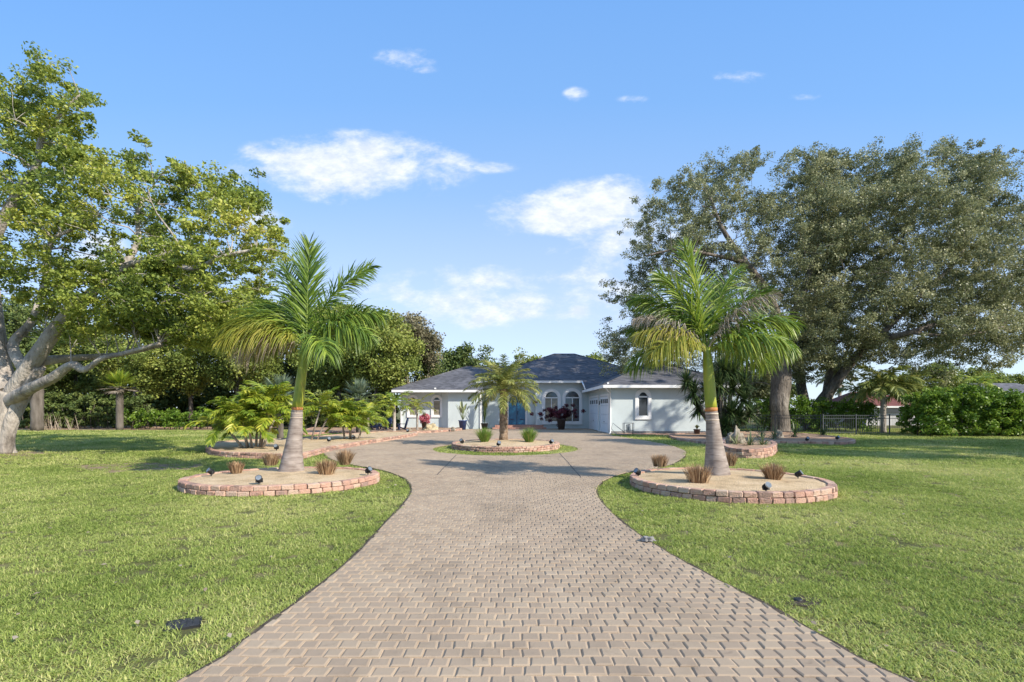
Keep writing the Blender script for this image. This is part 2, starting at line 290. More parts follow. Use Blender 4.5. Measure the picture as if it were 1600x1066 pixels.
def tag(o,label=None,cat=None,group=None,kind=None):
    if label: o['label']=label
    if cat: o['category']=cat
    if group: o['group']=group
    if kind: o['kind']=kind
    return o
def thing(name,label,cat,loc=(0,0,0),rz=0,group=None):
    o=bpy.data.objects.new(name,None); COL.objects.link(o); o.location=loc; o.rotation_euler=(0,0,rz); o.empty_display_size=.2
    return tag(o,label,cat,group)
def dup(root,loc,rz=0,scale=1,label=None,group=None):
    r=root.copy(); COL.objects.link(r); r.location=loc; r.rotation_euler=(0,0,rz); r.scale=(scale,)*3 if not hasattr(scale,'__len__') else scale
    if label: r['label']=label
    if group: r['group']=group
    for ch in list(root.children):
        c=ch.copy(); COL.objects.link(c); c.parent=r
        for g in list(ch.children):
            d=g.copy(); COL.objects.link(d); d.parent=c
    return r
def inpoly(x,y,poly):
    x=np.asarray(x); y=np.asarray(y); c=np.zeros(x.shape,bool); n=len(poly)
    for i in range(n):
        x1,y1=poly[i]; x2,y2=poly[(i+1)%n]
        if y1==y2: continue
        c^=((y1>y)!=(y2>y))&(x<(x2-x1)*(y-y1)/(y2-y1)+x1)
    return c
def edist(x,y,poly):
    d=np.full(len(x),1e9)
    for i in range(len(poly)):
        a=np.array(poly[i],float); b=np.array(poly[(i+1)%len(poly)],float); ab=b-a
        t=np.clip(((x-a[0])*ab[0]+(y-a[1])*ab[1])/(ab@ab),0,1)
        d=np.minimum(d,np.hypot(x-a[0]-t*ab[0],y-a[1]-t*ab[1]))
    return d
def spline(pts,n=6,closed=False):
    out=[]; m=len(pts); rg=range(m if closed else m-1)
    for i in rg:
        p0=pts[(i-1)%m] if closed or i>0 else pts[0]; p1=pts[i]; p2=pts[(i+1)%m]; p3=pts[(i+2)%m] if closed or i+2<m else pts[-1]
        for k in range(n):
            t=k/n
            out.append(tuple(.5*((2*p1[j])+(-p0[j]+p2[j])*t+(2*p0[j]-5*p1[j]+4*p2[j]-p3[j])*t*t+(-p0[j]+3*p1[j]-3*p2[j]+p3[j])*t**3) for j in range(len(p1))))
    if not closed: out.append(tuple(pts[-1]))
    return out
# ------------------------------------------------------------------ ground, driveway
GZ=-.035
def sheet(name,x0,x1,y0,y1,z,m):
    b=MB(); i=[b.vert((x,y,z)) for x,y in((x0,y0),(x1,y0),(x1,y1),(x0,y1))]; b.face(i); return b.build(name,m)
tag(sheet('ground',-900,900,-60,1500,GZ,'ground'),kind='structure')
dl_px=[(275,1066),(380,1000),(440,957),(500,913),(560,862),(610,808),(636,780),(643,762),(632,747),(600,735),(562,728),(520,718),(506,708),(506,699),(525,691),(570,684),(640,677),(690,673.5)]
dr_px=[(1430,1066),(1300,1000),(1200,945),(1100,893),(1040,860),(995,832),(955,800),(936,778),(932,763),(945,750),(975,739),(1020,732),(1052,724),(1070,712),(1068,703),(1040,694),(1000,687),(958,680.5)]
dl=[G(*p) for p in dl_px]; dr=[G(*p) for p in dr_px]
dl=[(p.x,p.y) for p in dl]; dr=[(p.x,p.y) for p in dr]
dlx=[(dl[0][0]*1.25-.6,.6)]+dl; drx=[(dr[0][0]*1.25+.6,.6)]+dr
LP=spline(dlx,8); RP=spline(drx,8)
DRIVE=LP+[(-5.2,41.9),(-2.6,41.9),(-1.3,42.4),(6.45,43.4),(6.45,34.2)]+RP[::-1]
ISL_C=(-.25,21.6)
def ell(c,a,b,rot=0,n=64): return [(c[0]+a*math.cos(t)*math.cos(rot)-b*math.sin(t)*math.sin(rot),c[1]+a*math.cos(t)*math.sin(rot)+b*math.sin(t)*math.cos(rot)) for t in (2*math.pi*k/n for k in range(n))]
def gpoly(px): return spline([tuple(G(*p)[:2]) for p in px],6,True)
GRASS_ISL=ell((-.27,21.3),2.98,3.5)
def xints(y,poly):
    xs=[]; n=len(poly)
    for i in range(n):
        x1,y1=poly[i]; x2,y2=poly[(i+1)%n]
        if (y1>y)!=(y2>y): xs.append(x1+(x2-x1)*(y-y1)/(y2-y1))
    return sorted(xs)
def und(x,y): return .010*mnoise.noise(Vector((x*.9,y*.9,0)))+.006*mnoise.noise(Vector((x*2.7,y*2.7,4)))
def pavers():
    b=MB(); D=.118; Wd=.130; y=.6; row=0
    while y<43.3:
        y1=y+D; ym=y+D/2
        far=ym>24
        W_=Wd if not far else Wd*1.0
        def spans(yy):
            a=xints(yy,DRIVE); h=xints(yy,GRASS_ISL)
            sp=[(a[k],a[k+1]) for k in range(0,len(a)-1,2)]
            if len(h)>=2:
                o=[]
                for s0,s1 in sp:
                    if h[0]>s0 and h[1]<s1: o+= [(s0,h[0]),(h[1],s1)]
                    else: o.append((s0,s1))
                sp=o
            return sp
        A=spans(y+1e-4); C=spans(y1-1e-4)
        if len(A)!=len(C): 
            Mid=spans(ym); A=C=Mid
        for (a0,a1),(c0,c1) in zip(A,C):
            lo=min(a0,c0); hi=max(a1,c1)
            x=math.floor(lo/W_)*W_+(row%2)*W_*.5-W_; 
            while x<hi:
                j=lambda X,rr: .016*mnoise.noise(Vector((X*3.1,rr*1.7,9)))
                w=W_*(1+.0*row)
                e0=x+.035*mnoise.noise(Vector((x*5,row*3.3,2))); e1=x+w+.035*mnoise.noise(Vector(((x+w)*5,row*3.3,2)))
                p=[(max(e0+j(x,row),a0),y),(min(e1+j(x+w,row),a1),y),(min(e1+j(x+w,row+1),c1),y1),(max(e0+j(x,row+1),c0),y1)]
                x+=w
                if p[1][0]-p[0][0]<.03 and p[2][0]-p[3][0]<.03: continue
                p=[list(q) for q in p]
                if p[1][0]<p[0][0]: p[0][0]=p[1][0]=(p[0][0]+p[1][0])/2
                if p[2][0]<p[3][0]: p[2][0]=p[3][0]=(p[2][0]+p[3][0])/2
                # wavy row edge
                for q in p: q[1]+=.012*mnoise.noise(Vector((q[0]*2.3,q[1]*2.1,3)))
                cx=sum(q[0] for q in p)/4; cy=sum(q[1] for q in p)/4
                a=random.random(); tz=random.uniform(-.0025,.0025); u=und(cx,cy)
                tx=random.uniform(-.018,.018); ty=random.uniform(-.018,.018)
                jb=[b.vert((q[0],q[1],und(q[0],q[1])-.0095),a) for q in p]; b.face(jb,1)
                def ring(ins,z,c=.0):
                    r=[]
                    for q in p:
                        dx=cx-q[0]; dy=cy-q[1]
                        X=q[0]+math.copysign(min(abs(dx),ins),dx); Y=q[1]+math.copysign(min(abs(dy),ins),dy)
                        r.append(b.vert((X,Y,u+tz+z+(X-cx)*tx+(Y-cy)*ty),a))
                    return r
                g=random.uniform(.0022,.0042)
                r0=ring(g,-.018); r1=ring(g+.001,-.0065); r2=ring(g+.011,0)
                for q0,q1 in((r0,r1),(r1,r2)):
                    for k in range(4): b.face((q0[k],q0[(k+1)%4],q1[(k+1)%4],q1[k]),0,False)
                b.face(r2,0,False)
        y=y1; row+=1
    return b.build('driveway',['paver','joint'])
tag(pavers(),kind='structure')
def patch(name,px,z,m):
    p=gpoly(px); b=MB(); b.face([b.vert((x+.12*mnoise.noise(Vector((x*2,y*2,0))),y+.2*mnoise.noise(Vector((x*2,y*2,5))),z)) for x,y in (p if sum(p[i][0]*p[(i+1)%len(p)][1]-p[(i+1)%len(p)][0]*p[i][1] for i in range(len(p)))>0 else p[::-1])]); return tag(b.build(name,m),kind='structure')
patch('bare_soil_patch',[(90,728),(200,721),(330,723),(300,733),(180,738)],GZ+.006,'dirt')
patch('bare_soil_patch',[(-40,712),(20,716),(72,711),(60,705),(0,702),(-40,704)],GZ+.006,'dirt')
def edge_soil(name,pts,side):
    b=MB(); pr=None
    for i,(x,y) in enumerate(pts[:-1]):
        if y<.7: continue
        d=(Vector(pts[i+1])-Vector((x,y))); d.normalize() if d.length>0 else None
        n=Vector((-d.y,d.x))*side; w=.035+.02*mnoise.noise(Vector((x*3,y*3,0)))
        q=(b.vert((x-n.x*.01,y-n.y*.01,-.014)),b.vert((x+n.x*w,y+n.y*w,-.014)))
        if pr: b.face((pr[0],pr[1],q[1],q[0]))
        pr=q
    return tag(b.build(name,'wetsoil'),kind='structure')
edge_soil('soil_edge',LP,1); edge_soil('soil_edge',RP,-1)
def strip_line(p0,p1,w,z,m,name,parent=None):
    a=Vector(p0[:2]); c=Vector(p1[:2]); d=(c-a).normalized(); s=Vector((-d.y,d.x))*w/2; b=MB()
    n=max(2,int((c-a).length/.15)); pr=None
    for k in range(n+1):
        q=a.lerp(c,k/n); zz=z+und(q.x,q.y)
        r=(b.vert((q.x-s.x,q.y-s.y,zz)),b.vert((q.x+s.x,q.y+s.y,zz)))
        if pr: b.face((pr[0],pr[1],r[1],r[0]))
        pr=r
    return b.build(name,m,parent)
tag(strip_line(G(713,711),G(683,742),.022,.003,'boxlid','driveway_seam'),kind='structure')
tag(strip_line(G(874,708),G(908,746),.022,.003,'boxlid','driveway_seam'),kind='structure')
# ------------------------------------------------------------------ beds
BEDS=[]
def bed(name,label,outline,h=.2,mound=.06,courses=2,blen=.24,m='sand',cat='planter bed',group=None,bd=.16,lab=None):
    """outline: closed list of (x,y) CCW; wall of tumbled blocks, filled with sand"""
    BEDS.append(outline)
    n=len(outline); cx=sum(p[0] for p in outline)/n; cy=sum(p[1] for p in outline)/n
    root=thing(name,label,cat,(cx,cy,GZ),0,group)
    # arc-length resample
    pts=[Vector(p) for p in outline]; seg=[(pts[(i+1)%n]-pts[i]).length for i in range(n)]; Lt=sum(seg)
    def at(s):
        s%=Lt; i=0
        while s>seg[i]: s-=seg[i]; i+=1
        t=s/seg[i]; q=pts[i].lerp(pts[(i+1)%n],t); d=(pts[(i+1)%n]-pts[i]).normalized(); return q,d
    b=MB(); ch=(h-GZ)/courses
    for c in range(courses):
        s=c*blen*.45; end=s+Lt
        while s<end-.06:
            ln=min(blen*random.uniform(.82,1.12),end-s); q,d=at(s+ln/2); ang=math.atan2(d.y,d.x)
            nrm=Vector((d.y,-d.x)); off=random.uniform(-.012,.012)-(.01*c)
            zz=GZ+ch*(c+.5)+random.uniform(-.004,.004)
            # tumbled block: slightly bulging irregular body
            hx,hy,hz=(ln-.012)/2,bd/2,(ch-.006)/2; co,si=math.cos(ang),math.sin(ang); a=random.random()
            o=q-nrm*(bd/2)+nrm*off
            rings=[]
            for z_,ins in((-hz,.009),(-hz+.012,0),(hz-.014,0),(hz,.011)):
                r=[]
                for x_,y_ in((-hx,-hy*.8),(-hx*.86,-hy),(hx*.86,-hy),(hx,-hy*.8),(hx,hy),(-hx,hy)):
                    X=x_-math.copysign(ins,x_)+random.uniform(-.007,.007); Y=y_-math.copysign(ins,y_)+random.uniform(-.009,.009)
                    r.append(b.vert((o.x+X*co-Y*si,o.y+X*si+Y*co,zz+z_+random.uniform(-.003,.003)),a))
                rings.append(r)
            for k in range(3):
                for jn in range(6): b.face((rings[k][jn],rings[k][(jn+1)%6],rings[k+1][(jn+1)%6],rings[k+1][jn]),0)
            b.face(rings[3],0)
            s+=ln
    b.build('block_edging','block',root,shift=(cx,cy,GZ))
    # sand fill: inset grid
    f=MB(); xs=[p[0] for p in outline]; ys=[p[1] for p in outline]
    rings=[]; K=7
    for k in range(K+1):
        t=1-k/K
        ring=[]
        for i in range(n):
            p=pts[i]; d=(Vector((cx,cy))-p); l=d.length; ins=bd*.55
            q=p+d*(ins/l)+d*(1-ins/l)*(1-t) if k<K else Vector((cx,cy))
            z=h-.035+mound*(1-t*t)+.018*mnoise.noise(Vector((q.x*2.5,q.y*2.5,1)))
            ring.append(f.vert((q.x,q.y,z)))
        rings.append(ring)
    for k in range(K):
        for i in range(n): f.face((rings[k][i],rings[k][(i+1)%n],rings[k+1][(i+1)%n],rings[k+1][i]),0,True)
    f.build('sand_fill',m,root,shift=(cx,cy,GZ))
    return root
B1=ell((-5.0,11.25),2.02,1.68,R(8)); B2=ell((4.5,10.75),1.98,1.95,R(-10)); B3=ell((-.27,21.9),2.3,2.75)
bed('planter_bed','oval sand bed edged in two courses of red blocks around the left royal palm',B1,.165,courses=2,blen=.225)
bed('planter_bed','oval sand bed edged in red and tan blocks around the right royal palm',B2,.175,courses=2,blen=.225)
bed('planter_bed','round sand bed in the middle of the driveway circle under the short feathery palm',B3,.2,.1,3,.2)
B4=gpoly([(322,702),(335,712),(400,716),(470,716),(520,704),(575,694),(640,683),(650,679),(600,678),(540,682),(470,688),(400,692),(345,695)][::1])
def ccw(p):
    a=sum(p[i][0]*p[(i+1)%len(p)][1]-p[(i+1)%len(p)][0]*p[i][1] for i in range(len(p)))
    return p if a>0 else p[::-1]
def strip_bed(name,label,outline,h=.16,m='sand',courses=2,blen=.26):
    outline=ccw(outline); BEDS.append(outline); n=len(outline)
    cx=sum(p[0] for p in outline)/n; cy=sum(p[1] for p in outline)/n
    # reuse bed() ring for the edging, fill with a triangulated sheet
    root=bed(name,label,outline,h,0,courses,blen,m); BEDS.pop()
    for c in list(root.children):
        if c.name.startswith('sand_fill'): me=c.data; bpy.data.objects.remove(c); bpy.data.meshes.remove(me)
    f=MB(); xs=np.array([p[0] for p in outline]); ys=np.array([p[1] for p in outline]); g=.3
    idx={}
    X=np.arange(xs.min()-g,xs.max()+g,g); Y=np.arange(ys.min()-g,ys.max()+g,g)
    gx,gy=np.meshgrid(X,Y,indexing='ij'); ins=inpoly(gx+g/2,gy+g/2,outline)
    def vv(i,j):
        if (i,j) not in idx:
            x=X[i];y=Y[j]
            if not inpoly(np.array([x]),np.array([y]),outline)[0]:
                best=None
                for k in range(n):
                    a=Vector(outline[k]); b_=Vector(outline[(k+1)%n]); ab=b_-a
                    if ab.length<1e-6: continue
                    t=max(0,min(1,(Vector((x,y))-a).dot(ab)/ab.dot(ab))); q=a+ab*t; d=(q-Vector((x,y))).length
                    if best is None or d<best[0]: best=(d,q)
                x,y=best[1]
            idx[(i,j)]=f.vert((x,y,h-.03+.03*mnoise.noise(Vector((x*1.3,y*1.3,2)))))
        return idx[(i,j)]
    for i in range(len(X)-1):
        for j in range(len(Y)-1):
            if ins[i,j]: f.face((vv(i,j),vv(i+1,j),vv(i+1,j+1),vv(i,j+1)),0,True)
    f.build('sand_fill',m,root,shift=(cx,cy,GZ)); return root
strip_bed('planter_bed','long curved sand bed behind the left royal palm with yellow green palm clumps',B4,.17)
B5=gpoly([(470,680),(530,677),(600,678.5),(680,676),(722,672),(700,669.5),(620,668),(540,668),(490,670)])
strip_bed('planter_bed','orange sand bed along the patio in front of the blue chairs',B5,.14,'mulch')
B6=gpoly([(1125,704),(1140,713),(1175,716),(1206,712),(1214,703),(1195,695),(1160,693),(1130,695)])
strip_bed('planter_bed','small round block bed with spiky plants right of the right royal palm',B6,.3,'mulch',3)
B7=gpoly([(1060,688),(1120,695),(1200,693),(1260,693.5),(1320,694.5),(1337,690.5),(1315,686),(1260,680),(1200,677),(1120,678),(1050,681)])
strip_bed('planter_bed','wide mulch bed under the two oak trunks',B7,.12,'mulch',1)
# island turf rim is lawn; house side bed
B8=[(6.9,32.6),(6.9,33.5),(15,33.5),(15,31.6),(10,31.8)]
strip_bed('planter_bed','narrow reddish mulch strip against the garage side wall',B8,.05,'mulch',1)
# ------------------------------------------------------------------ lawn grass (stuff)
def lawn():
    HOUSE=[(-9.6,41.5),(15.4,41.5),(15.4,60),(-9.6,60)]; GAR=[(6.4,33.3),(15,33.3),(15,42),(6.4,42)]
    pts=[]; sc=[]
    drv=DRIVE
    for y0,y1,dens,s in((2.2,5,190,.85),(5,9,135,.9),(9,15,85,1.1),(15,24,34,1.6),(24,43,13,2.3)):
        xm=y1*1.12+3.4; n=int(2*xm*(y1-y0)*dens)
        x=rng.uniform(-xm,xm,n); y=rng.uniform(y0,y1,n)
        k=np.abs(x)<y*1.06+3.2; x=x[k]; y=y[k]
        bad=inpoly(x,y,drv)&~inpoly(x,y,GRASS_ISL)
        for B in BEDS: bad|=inpoly(x,y,B)
        bad|=inpoly(x,y,HOUSE)|inpoly(x,y,GAR)
        bad|=(y>39.8)&(x<-17)
        # worn patch and valve lid
        bad|=(np.abs(x+2.42-.35*(y-3.8)*0)<.0)
        lid=G(287,977); bad|=(np.abs(x-lid.x)<.10)&(np.abs(y-lid.y)<.085)
        hole=G(1247,939); bad|=(((x-hole.x)/.17)**2+((y-hole.y)/.12)**2<1)&(rng.random(len(x))<.8)
        worn=inpoly(x,y,[tuple(G(*p)[:2]) for p in((90,728),(200,722),(330,724),(300,732),(180,736))])&(rng.random(len(x))<.65)
        bad|=worn
        # root ring of left tree
        bad|=(np.hypot(x+18.3,(y-18.6))<1.9)&(rng.random(len(x))<.6)
        x=x[~bad]; y=y[~bad]
        pts.append(np.stack([x,y,np.full(len(x),GZ)],1)); sc.append(rng.uniform(.7,1.25,len(x))*s)
    V=np.concatenate(pts); SC=np.concatenate(sc)
    me=bpy.data.meshes.new('grass'); me.vertices.add(len(V)); me.vertices.foreach_set('co',V.astype(np.float32).ravel())
    a=me.attributes.new('sc','FLOAT','POINT'); a.data.foreach_set('value',SC.astype(np.float32))
    r=me.attributes.new('rz','FLOAT','POINT'); r.data.foreach_set('value',rng.uniform(0,6.28,len(V)).astype(np.float32))
    o=bpy.data.objects.new('grass',me); COL.objects.link(o)
    tufts=bpy.data.collections.new('tufts')
    for t in range(8):
        b=MB(); rr=random.Random(t+50)
        for k in range(46):
            r_=rr.random()**.5*.10; th=rr.uniform(0,6.28); az=rr.uniform(0,6.28); tilt=rr.uniform(.5,2.0)
            d=Vector((math.cos(az)*tilt,math.sin(az)*tilt,1))
            dry=rr.random()
            b.blade((r_*math.cos(th),r_*math.sin(th),0),d,rr.uniform(.03,.07),rr.uniform(.006,.010),rr.uniform(.4,1.4),3,0,(rr.uniform(.1,.8) if dry>.1 else rr.uniform(.85,1.1)))
        me2=bpy.data.meshes.new('tuft'); me2.from_pydata(b.v,[],b.f); me2.materials.append(M['grass'])
        at=me2.attributes.new('v','FLOAT','POINT'); at.data.foreach_set('value',b.a)
        tufts.objects.link(bpy.data.objects.new('tuft',me2))
    ng=bpy.data.node_groups.new('lawn','GeometryNodeTree'); ng.is_modifier=True if hasattr(ng,'is_modifier') else None
    ng.interface.new_socket('Geometry',in_out='INPUT',socket_type='NodeSocketGeometry'); ng.interface.new_socket('Geometry',in_out='OUTPUT',socket_type='NodeSocketGeometry')
    n=ng.nodes; l=ng.links; gi=n.new('NodeGroupInput'); go=n.new('NodeGroupOutput')
    ip=n.new('GeometryNodeInstanceOnPoints'); ci=n.new('GeometryNodeCollectionInfo'); ci.inputs['Collection'].default_value=tufts; ci.inputs['Separate Children'].default_value=True; ci.inputs['Reset Children'].default_value=True
    ip.inputs['Pick Instance'].default_value=True
    s_=n.new('GeometryNodeInputNamedAttribute'); s_.data_type='FLOAT'; s_.inputs[0].default_value='sc'
    rz_=n.new('GeometryNodeInputNamedAttribute'); rz_.data_type='FLOAT'; rz_.inputs[0].default_value='rz'
    cx=n.new('ShaderNodeCombineXYZ'); l.new(rz_.outputs[0],cx.inputs[2])
    m2p=n.new('GeometryNodeMeshToPoints')
    l.new(gi.outputs[0],m2p.inputs[0]); l.new(m2p.outputs[0],ip.inputs['Points']); l.new(ci.outputs[0],ip.inputs['Instance']); l.new(cx.outputs[0],ip.inputs['Rotation']); l.new(s_.outputs[0],ip.inputs['Scale']); l.new(ip.outputs[0],go.inputs[0])
    md=o.modifiers.new('lawn','NODES'); md.node_group=ng
    tag(o,'short green lawn grass with straw coloured patches on both sides of the driveway','grass',kind='stuff')
lawn()
def litter():
    rs=np.random.default_rng(5); n=420; y=rs.uniform(2.5,24,n); x=rs.uniform(-1,1,n)*y*1.05
    d=inpoly(x,y,DRIVE)&(rs.random(n)<.75); x=x[~d]; y=y[~d]; C=np.stack([x,y,np.where(inpoly(x,y,DRIVE),.008,.02)],1)
    V,A=leaf_quads(C,.05,np.full(len(C),.004),1,flat=.2,upbias=3,rs=rs); o=np_quads('fallen_leaves',V,A,'frondDead',None,(0,12,0)); o.location=(0,12,0)
    tag(o,'small dry fallen leaves scattered over the lawn and driveway','leaves',kind='stuff')
# ------------------------------------------------------------------ trees
def leaf_quads(C,size,rad,per,flat=.75,upbias=.5,aspect=.62,rs=None,vbase=None):
    """C: cluster centres (n,3) -> leaf quads (diamond)"""
    rs=rs or rng; n=len(C); tot=n*per
    cen=np.repeat(C,per,0); rr=np.repeat(rad,per)
    off=rs.normal(0,1,(tot,3)); off/=np.linalg.norm(off,axis=1)[:,None]; off*=(rs.random(tot)**.45)[:,None]; off[:,2]*=flat
    p=cen+off*rr[:,None]
    nr=rs.normal(0,1,(tot,3)); nr[:,2]+=upbias*1.6; nr/=np.linalg.norm(nr,axis=1)[:,None]
    d=rs.normal(0,1,(tot,3)); d-=nr*(d*nr).sum(1)[:,None]; d/=np.linalg.norm(d,axis=1)[:,None]
    s=np.cross(nr,d); sz=size*rs.uniform(.65,1.3,tot)
    L_=d*sz[:,None]*.5; W_=s*(sz*aspect*.5)[:,None]; fold=nr*(sz*.10)[:,None]
    V=np.stack([p-L_,p+W_+fold,p+L_,p-W_+fold],1).reshape(-1,3)
    vb=np.repeat(rs.uniform(0,1,n),per) if vbase is None else np.repeat(vbase,per)
    A=np.clip(vb*.58+rs.uniform(0,1,tot)*.5-.04,0,1)
    return V,A
def sample_crown(poly,d0,T,n,noise_s=.35,thr=-.1,hole=1.0,seed=1,edge=60,jit=0.0):
    xs=[p[0] for p in poly]; ys=[p[1] for p in poly]; out=[]; rs=np.random.default_rng(seed)
    while len(out)<n:
        x=rs.uniform(min(xs),max(xs),600); y=rs.uniform(min(ys),max(ys),600)
        k=inpoly(x,y,poly); x=x[k]; y=y[k]
        e=edist(x,y,poly); d=d0+rs.uniform(-1,1,len(x))*T*np.sqrt(np.minimum(1,e/edge))
        for a,b_,c in zip(x,y,d):
            q=P(a,b_,c)+Vector(rs.normal(0,jit,3)*np.array([1,1,.55])-np.array([0,0,jit*.4]))
            if mnoise.noise(q*noise_s+Vector((seed*3.7,0,0)))+.4*mnoise.noise(q*noise_s*2.6)>thr: out.append(q)
            if len(out)>=n: break
    return out
def grow(b,nodes,targets,rmax,seg=5,wig=.12,minr=.012,n=5,rk=.011,radial=True):
    """join every target to the closest existing branch node, longest reach first in rings"""
    pos=np.array([q[0][:] for q in nodes]); rad=np.array([q[1] for q in nodes])
    order=sorted(range(len(targets)),key=lambda i:np.min(np.linalg.norm(pos-np.array(targets[i][:]),axis=1)))
    for i in order:
        t=np.array(targets[i][:]); dd=np.linalg.norm(pos-t,axis=1)+(pos[:,2]>t[2]+.3)*1.2+ (rad<minr*1.15)*.6
        k=int(np.argmin(dd)); p0=Vector(pos[k]); p1=Vector(t); ln=(p1-p0).length
        if ln<.15: continue
        r0=min(rad[k]*.62,max(minr,rk*ln+minr)); 
        m=max(2,min(seg,int(ln/.5)+1)); pts=[p0]; rs_=[r0]
        lift=Vector((0,0,ln*.10))
        for s_ in range(1,m+1):
            u=s_/m; q=p0.lerp(p1,u)+lift*math.sin(u*math.pi)+Vector((random.uniform(-1,1),random.uniform(-1,1),random.uniform(-1,1)))*wig*min(1,ln*.4)*(1 if s_<m else 0)
            pts.append(q); rs_.append(max(minr*.6,r0*(1-.65*u)))
        b.tube(pts,rs_,n,0,cap=False)
        pos=np.concatenate([pos,[list(q) for q in pts[1:]]]); rad=np.concatenate([rad,rs_[1:]])
def tree(name,label,cat,base,limbs,poly,d0,T,ncl,clr,per,leaf,mats,seed=1,noise_s=.35,thr=-.1,twigs=True,group=None,upb=.5,rk=.011,extra=None,minr=.015,wob=.25,bend=None,trunk_n=12,edge=60,flat=.75):
    root=thing(name,label,cat,base,0,group); b=MB(); nodes=[]
    for pts,r0,r1 in limbs:
        sp=spline([tuple(p) for p in pts],5); m=len(sp)
        rs_=[r0+(r1-r0)*(k/(m-1))**.65 for k in range(m)]
        if (Vector(pts[0])-Vector(base)).length<.4:
            for k in range(min(3,m)): rs_[k]*=(1.45,1.15,1.04)[k]
        b.tube(sp,rs_,trunk_n,0,wob=wob,cap=True)
        nodes+=[(Vector(q),r) for q,r in zip(sp[2:],rs_[2:])]
    C=sample_crown(poly,d0,T,ncl,noise_s,thr,seed=seed,edge=edge,jit=min(.55,.0165*d0) if ncl>1000 else .2)
    if extra: C+=extra
    if twigs:
        random.seed(seed); grow(b,nodes,C,1,rk=rk,minr=minr)
    b.build('trunk',mats[0],root,shift=base)
    rs=np.random.default_rng(seed+99); CA=np.array([c[:] for c in C])
    vb=np.array([.5+.9*mnoise.noise(Vector(c)*.45) for c in CA])
    V,A=leaf_quads(CA,leaf,rs.uniform(.5,1.3,len(CA))*clr,per,rs=rs,upbias=upb,vbase=np.clip(vb,0,1),flat=flat)
    np_quads('crown',V,A,mats[1],root,base)
    return root
def add_crown(root,base,C,clr,per,leaf,m,seed,name='crown'):
    rs=np.random.default_rng(seed); CA=np.array([c[:] for c in C]); V,A=leaf_quads(CA,leaf,rs.uniform(.6,1.2,len(CA))*clr,per,rs=rs); return np_quads(name,V,A,m,root,base)
litter()
# big left tree
bl=G(-6,709,GZ)
D0=bl.y
limbs=[([bl+Vector((.42,-.1,0)),P(14,672,D0-.1),P(26,635,D0-.1),P(46,600,D0-.1),P(58,572,D0-.2)],.20,.24),([bl+Vector((-.5,-.2,0)),P(-22,668,D0-.2),P(-16,625,D0-.1),P(-8,580,D0)],.30,.28),([bl,P(0,672,D0),P(8,640,D0),P(16,612,D0)],.46,.40),
 ([P(12,615,D0),P(2,575,D0+.3),P(-4,520,D0+.6),P(-14,440,D0+.8),P(-6,370,D0+.4),P(30,300,D0),P(58,258,D0-.4),P(66,215,D0-.6),P(98,175,D0-.7),P(125,148,D0-.7)],.40,.03),
 ([P(16,620,D0),P(56,560,D0-.3),P(92,505,D0-.6),P(130,470,D0-.8),P(165,440,D0-1),P(200,415,D0-1),P(250,402,D0-1.2),P(300,380,D0-1.4)],.34,.06),
 ([P(6,632,D0),P(50,606,D0-.8),P(80,592,D0-1.2),P(112,570,D0-1.4),P(132,578,D0-1.4),P(160,560,D0-1.5),P(195,552,D0-1.6),P(250,536,D0-2)],.25,.05),
 ([P(45,585,D0),P(20,540,D0+.6),P(50,500,D0+1),P(70,440,D0+1.5),P(80,380,D0+1.5),P(110,360,D0+1.5),P(150,340,D0+1.4)],.22,.04),
 ([P(60,565,D0),P(110,560,D0+1),P(180,555,D0+1.8),P(250,540,D0+2.5),P(330,520,D0+3)],.2,.05),
 ([P(180,430,D0-1),P(215,380,D0-.4),P(215,330,D0),P(240,290,D0)],.17,.03),
 ([P(250,402,D0-1.2),P(300,420,D0-1.6),P(350,400,D0-2),P(400,390,D0-2)],.11,.04),
 ([P(-10,470,D0+.7),P(-60,430,D0),P(-110,360,D0)],.22,.07)]
polyL=[(-140,140),(-60,95),(0,105),(12,150),(40,140),(55,95),(92,92),(100,150),(140,135),(150,165),(135,190),(178,185),(182,215),(240,215),(235,245),(300,255),(345,268),(400,292),(420,330),(440,372),(438,430),(425,470),(390,500),(385,545),(330,545),(270,525),(200,515),(150,545),(90,560),(70,500),(40,470),(0,470),(-140,520)]
tree('broadleaf_tree','huge pale barked tree with spreading limbs at the left edge of the lawn','tree',bl,limbs,polyL,D0+.6,4.4,1650,.34,76,.12,('barkP','leafL'),extra=sample_crown([(60,420),(160,400),(300,400),(430,420),(425,480),(385,545),(300,540),(200,520),(120,540),(70,500)],D0-.8,3.0,430,.75,.0,seed=5)+sample_crown([(-100,250),(60,240),(200,260),(300,300),(420,360),(400,430),(100,420),(-100,430)],D0+1.5,3.5,40,.75,.0,seed=6),seed=3,noise_s=.6,thr=.14,rk=.012,minr=.014,edge=80,upb=.7,flat=.6)
